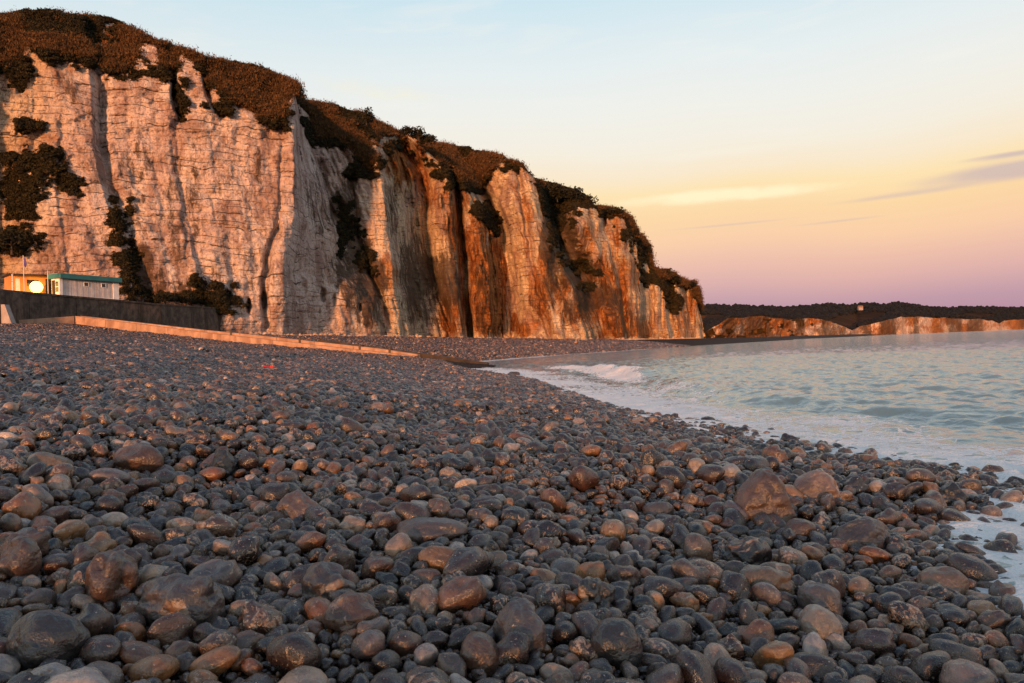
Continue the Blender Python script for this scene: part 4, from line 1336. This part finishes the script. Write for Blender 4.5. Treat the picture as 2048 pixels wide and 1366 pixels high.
def build_groyne():
    root = empty('groyne', tuple(float(v) for v in (GP[2, 0], GP[2, 1], 2.0)), 'low pale concrete groyne running down the shingle to the water, lit orange', 'groyne')
    loc = np.array(root.location)

    def along(i0, i1, n):
        q = np.linspace(i0, i1, n)
        k = np.arange(len(GP))
        return np.stack([np.interp(q, k, GP[:, a]) for a in range(3)], -1)
    ends = [(0.02, 0.98)] + [(1 + i * 0.25 + 0.001, 1 + (i + 1) * 0.25 - 0.001) for i in range(8)] + [(3.002, 3.5), (3.503, 3.996)]
    for k, (a_, b_) in enumerate(ends):
        P = along(a_, b_, 4) - loc
        poly_wall('concrete_bay', P[:, :2], P[:, 2] - 0.0, P[:, 2] * 0 - 4.0 + np.minimum(P[:, 2], 0), 0.55, M['concrete'], root)
        # setback ledge behind the front face
        off = np.array([0.17, 0.62])
        poly_wall('rear_ledge', P[:, :2] + off, P[:, 2] + np.interp(np.linspace(a_, b_, 4), [0, 1, 2.4, 3.4, 4], [0.02, 0.03, 0.26, 0.28, 0.12]), P[:, 2] - 2.0, 0.6, M['concrete'], root)
    P = along(2.75, 5, 12) - loc
    poly_wall('timber_wale', P[:, :2] + np.array([0.35, 1.35]), P[:, 2] + np.linspace(0.46, 0.03, 12), P[:, 2] - 1.6, 0.3, M['timber'], root)
    for q in np.linspace(2.2, 3.6, 4):
        p = along(q, q, 1)[0] - loc
        MB().box(p[0] - 0.10, p[0] + 0.10, p[1] + 0.6, p[1] + 0.75, p[2] - 1.2, p[2] + 0.55, 0.02).build('post', M['timber'], root)


build_groyne()


# ------------------------------------------------------------------ beach hut, lamp, annex
def build_hut():
    a = np.array(W(119, 591, 85.6), float)
    b = np.array(W(237, 600, 92.6), float)
    d = b - a
    Lh = float(np.hypot(d[0], d[1]))
    rz = math.atan2(d[1], d[0])
    z0 = float(min(a[2], b[2])) - 0.05
    root = empty('beach_hut', (float(a[0]), float(a[1]), z0), 'white flat-roofed beach hut with a teal fascia on the sea wall', 'hut', rz=rz)
    H = 2.05
    MB().box(0, Lh, 0.06, 1.2, 0, H, 0.0).build('wall', M['white'], root)
    # plinth, head rail, corner pilasters
    MB().box(0.35, Lh - 0.75, -0.03, 0.058, 0.0, 0.20).build('plinth', M['white'], root)
    MB().box(Lh - 0.75, Lh + 0.02, -0.06, 0.058, 0.0, H).build('pilaster', M['white'], root)
    MB().box(-0.02, 0.35, -0.06, 0.058, 0.0, H).build('pilaster', M['white'], root)
    nb = 18
    w_ = (Lh - 1.10) / nb
    for i in range(nb):
        x0 = 0.35 + i * w_
        MB().box(x0 + 0.012, x0 + w_ - 0.012, 0.0 + 0.012 * (i % 2), 0.058, 0.20, H - 0.02).build('board', M['board'], root)
    rf = MB().box(-0.2, Lh + 0.18, -0.45, 1.5, H + 0.002, H + 0.52, 0.03).build('roof', M['teal'], root)
    MB().box(-0.1, Lh, -0.2, 1.4, H + 0.522, H + 0.58).build('roof_felt', M['wall_grey'], rf)
    for x0 in (Lh * 0.40, Lh * 0.70):
        wn = MB().box(x0, x0 + 0.52, -0.03, 0.0, 1.42, 1.80).build('window', M['darkglass'], root)
        for (p, q, r_, s_) in ((-.05, .57, 1.80, 1.85), (-.05, .57, 1.37, 1.42), (-.05, 0, 1.42, 1.80), (.52, .57, 1.42, 1.80)):
            MB().box(x0 + p, x0 + q, -0.05, 0.0, r_, s_).build('frame', M['white'], wn)
    MB().box(-0.031, -0.001, 0.2, 0.55, 1.25, 1.75).build('notice', M['darkglass'], root)
    MB().box(-0.031, -0.001, 0.2, 0.55, 0.65, 1.15).build('notice', M['darkglass'], root)
    MB().box(-0.04, -0.001, 0.65, 1.1, 0.0, 1.9).build('door', M['timber'], root)
    # annex to the left, lit by the lamp
    a2 = np.array(W(20, 583, 84.5), float)
    b2 = np.array(W(114, 590, 87.6), float)
    d2 = b2 - a2
    L2 = float(np.hypot(d2[0], d2[1]))
    rz2 = math.atan2(d2[1], d2[0])
    an = empty('annex', (float(a2[0]), float(a2[1]), float(a2[2]) - 0.3), 'low annex with lamp glow put into its orange wall colour and a flat canopy left of the white hut', 'hut', rz=rz2)
    MB().box(0, L2, 0.0, 2.5, 0, 2.0).build('wall', M['brick'], an)
    MB().box(-0.3, L2 + 0.2, -0.9, 2.8, 2.003, 2.14, 0.02).build('canopy', M['timber'], an)
    MB().box(0.5, 0.9, -0.02, -0.001, 0.2, 1.7).build('notice_board', M['white'], an)
    MB().box(L2 * 0.75, L2 * 0.75 + 0.8, -0.02, -0.001, 0.0, 1.75).build('door', M['timber'], an)
    MB().box(L2 * 0.35, L2 * 0.35 + 1.1, -0.02, -0.001, 0.9, 1.6).build('window', M['darkglass'], an)
    # posts
    for (px, y0, y1, Y, lab) in ((25, 583, 549, 80.5, 'white perforated marker post at the left end of the annex'), (48, 586, 512, 81.0, 'tall thin flagpole in front of the annex'), (96, 590, 532, 83.8, 'slim pale mast between the lamp and the white hut')):
        p, q = np.array(W(px, y0, Y), float), np.array(W(px, y1, Y), float)
        h = float(q[2] - p[2])
        o = empty('post', tuple(float(v) for v in p), lab, 'post')
        r_ = 0.10 if px == 25 else 0.045
        MB().tube((0, 0, -0.1), (0, 0, h), r_, r_ * 0.8).build('shaft', M['metal'], o)
        MB().tube((0, 0, -0.1), (0, 0, 0.08), r_ * 2, r_ * 1.8).build('base', M['metal'], o)
        MB().tube((0, 0, h), (0, 0, h + 0.08), r_ * 1.2, r_ * 0.4).build('cap', M['metal'], o)
        if px == 25:
            for k in range(3):
                MB().tube((0, -r_ * 0.95, h - 0.25 - 0.22 * k), (0, -r_ * 1.15, h - 0.25 - 0.22 * k), 0.035).build('hole', M['darkglass'], o)
        if px == 48:
            n = 12
            vs_ = []
            for k in range(n):
                for s_ in range(7):
                    vs_.append((0.05 + 0.035 * s_ * (1 + 0.3 * math.sin(k * .4)), 0.06 * math.sin(s_ * 1.9 + k * 0.3), h - 0.1 - 0.075 * k - 0.04 * s_))
            fs = [(k * 7 + s_, k * 7 + s_ + 1, (k + 1) * 7 + s_ + 1, (k + 1) * 7 + s_) for k in range(n - 1) for s_ in range(6)]
            fl = mesh_obj('blue_flag', vs_, fs, M['blue'], smooth=True, label='limp blue flag hanging from the tall pole above the annex', cat='flag')
            fl.location = o.location
            so = fl.modifiers.new('thick', 'SOLIDIFY')
            so.thickness = 0.012
    # lit lamp
    L = np.array(W(72, 574, 85.1), float)
    foot = np.array(W(72, 588, 85.1), float)
    lm = empty('lamp', (float(L[0]), float(L[1]), float(foot[2])), 'lit round lamp glowing yellow-white in front of the annex', 'lamp')
    hz = float(L[2] - foot[2])
    MB().tube((0, 0.0, -0.3), (0, 0.0, hz - 0.74), 0.06, 0.05).build('post', M['metal'], lm)
    MB().tube((0, 0.0, hz - 0.75), (0, 0.0, hz - 0.56), 0.10, 0.20, 20).build('collar', M['metal'], lm)
    mt, t = material('lamp_light')
    em = t.n('ShaderNodeEmission', {'Color': (1.0, 0.50, 0.085, 1), 'Strength': 7.0})
    t.n('ShaderNodeOutputMaterial', {'Surface': em.outputs[0]})
    bm = MB()
    bmesh.ops.create_uvsphere(bm.bm, u_segments=28, v_segments=14, radius=0.62, matrix=Matrix.Translation((0, 0, hz)))
    bm.build('lens', mt, lm, smooth=True)


build_hut()


# ------------------------------------------------------------------ small things
def build_small():
    # red litter on the shingle
    X, Y, Z = hit(540, 742)
    s = 0.5 * 20 * Y / F
    bm = MB()
    bmesh.ops.create_icosphere(bm.bm, subdivisions=4, radius=1.0)
    for v in bm.bm.verts:
        p = np.array(v.co)
        k = 1 + 0.95 * float(fbm(p[0] * 1.7, p[1] * 1.7, p[2] * 1.7, 4, 601, 0.65))
        v.co = Vector((p[0] * k * s, p[1] * k * s * 0.6, max(-0.2, p[2] * k) * s * 0.55))
    o = bm.build('red_bag', M['red'], None, True, label='crumpled red plastic bag lying on the shingle', cat='bag')
    o.location = (X, Y, Z + 0.06)
    # rock awash and driftwood
    X, Y, Z = [float(v) for v in W(1028, 749, 40.0)]
    me = stone_mesh(300, 4, 2)
    o = bpy.data.objects.new('rock', me)
    o.location, o.scale = (X, Y, 0.03), (0.36, 0.3, 0.30)
    COL.objects.link(o)
    tag(o, None, 'small brown rock awash at the water edge left of the breaker', 'rock')
    # white chalk lumps on the far beach
    k = 0
    ORD = ['first', 'second', 'third', 'fourth', 'fifth', 'sixth', 'seventh', 'eighth', 'ninth', 'tenth', 'last']
    for (px, py, Y) in sorted([(955, 697, 120), (992, 702, 104), (1107, 688, 165), (1150, 690, 175), (1010, 690, 140), (1072, 694, 150), (1220, 683, 235), (905, 692, 112), (1078, 706, 118), (1330, 683, 300), (1250, 687, 230)]):
        u, v = uv(px, py)
        X = float(u / F * Y)
        me = NEAR[(k * 5) % 28].copy()
        me.materials.clear()
        me.materials.append(M['concrete'])
        o = bpy.data.objects.new('chalk_block', me)
        r_ = (0.16 + 0.22 * ((k * 37) % 10) / 10) * (Y / 130)
        o.location = (X, Y, float(beach_z(X, Y)) + r_ * 0.3)
        o.scale = (r_ * 1.5, r_, r_)
        o.rotation_euler = (0.2, 0.1 * k, k * 1.3)
        COL.objects.link(o)
        tag(o, None, ORD[k] + ' of the fallen pale chalk lumps on the far beach, from the left', 'rock', 'fallen chalk lumps on the far beach')
        k += 1
    # dark reef ledge blocks at the foot of the last headland
    # far houses
    for i, (px, py, wpx, D, lab) in enumerate([(1722, 615, 9, 1800, 'tiny pale house with a gabled roof on the wooded far hill')]):
        X, Y, Z = [float(v) for v in W(px, py, D)]
        w_ = wpx * D / F
        r = empty('far_house', (X, Y, Z - 2), lab, 'house', rz=0.15)
        H = w_ * 0.42
        MB().box(-w_ / 2, w_ / 2, 0, w_ * .5, -4, H).build('wall', M['wall_grey'], r)
        MB().prism([(-w_ * .55, -w_ * .06, H), (-w_ * .55, w_ * .25, H + w_ * .26), (-w_ * .55, w_ * .56, H)], (w_ * 1.1, 0, 0)).build('roof', M['roof_tile'], r)
        for q in range(4):
            x0 = -w_ * .4 + q * w_ * .23
            MB().box(x0, x0 + w_ * .10, -0.15, -0.02, H * .45, H * .8).build('window', M['darkglass'], r)


build_small()
print('objects', len(bpy.data.objects))
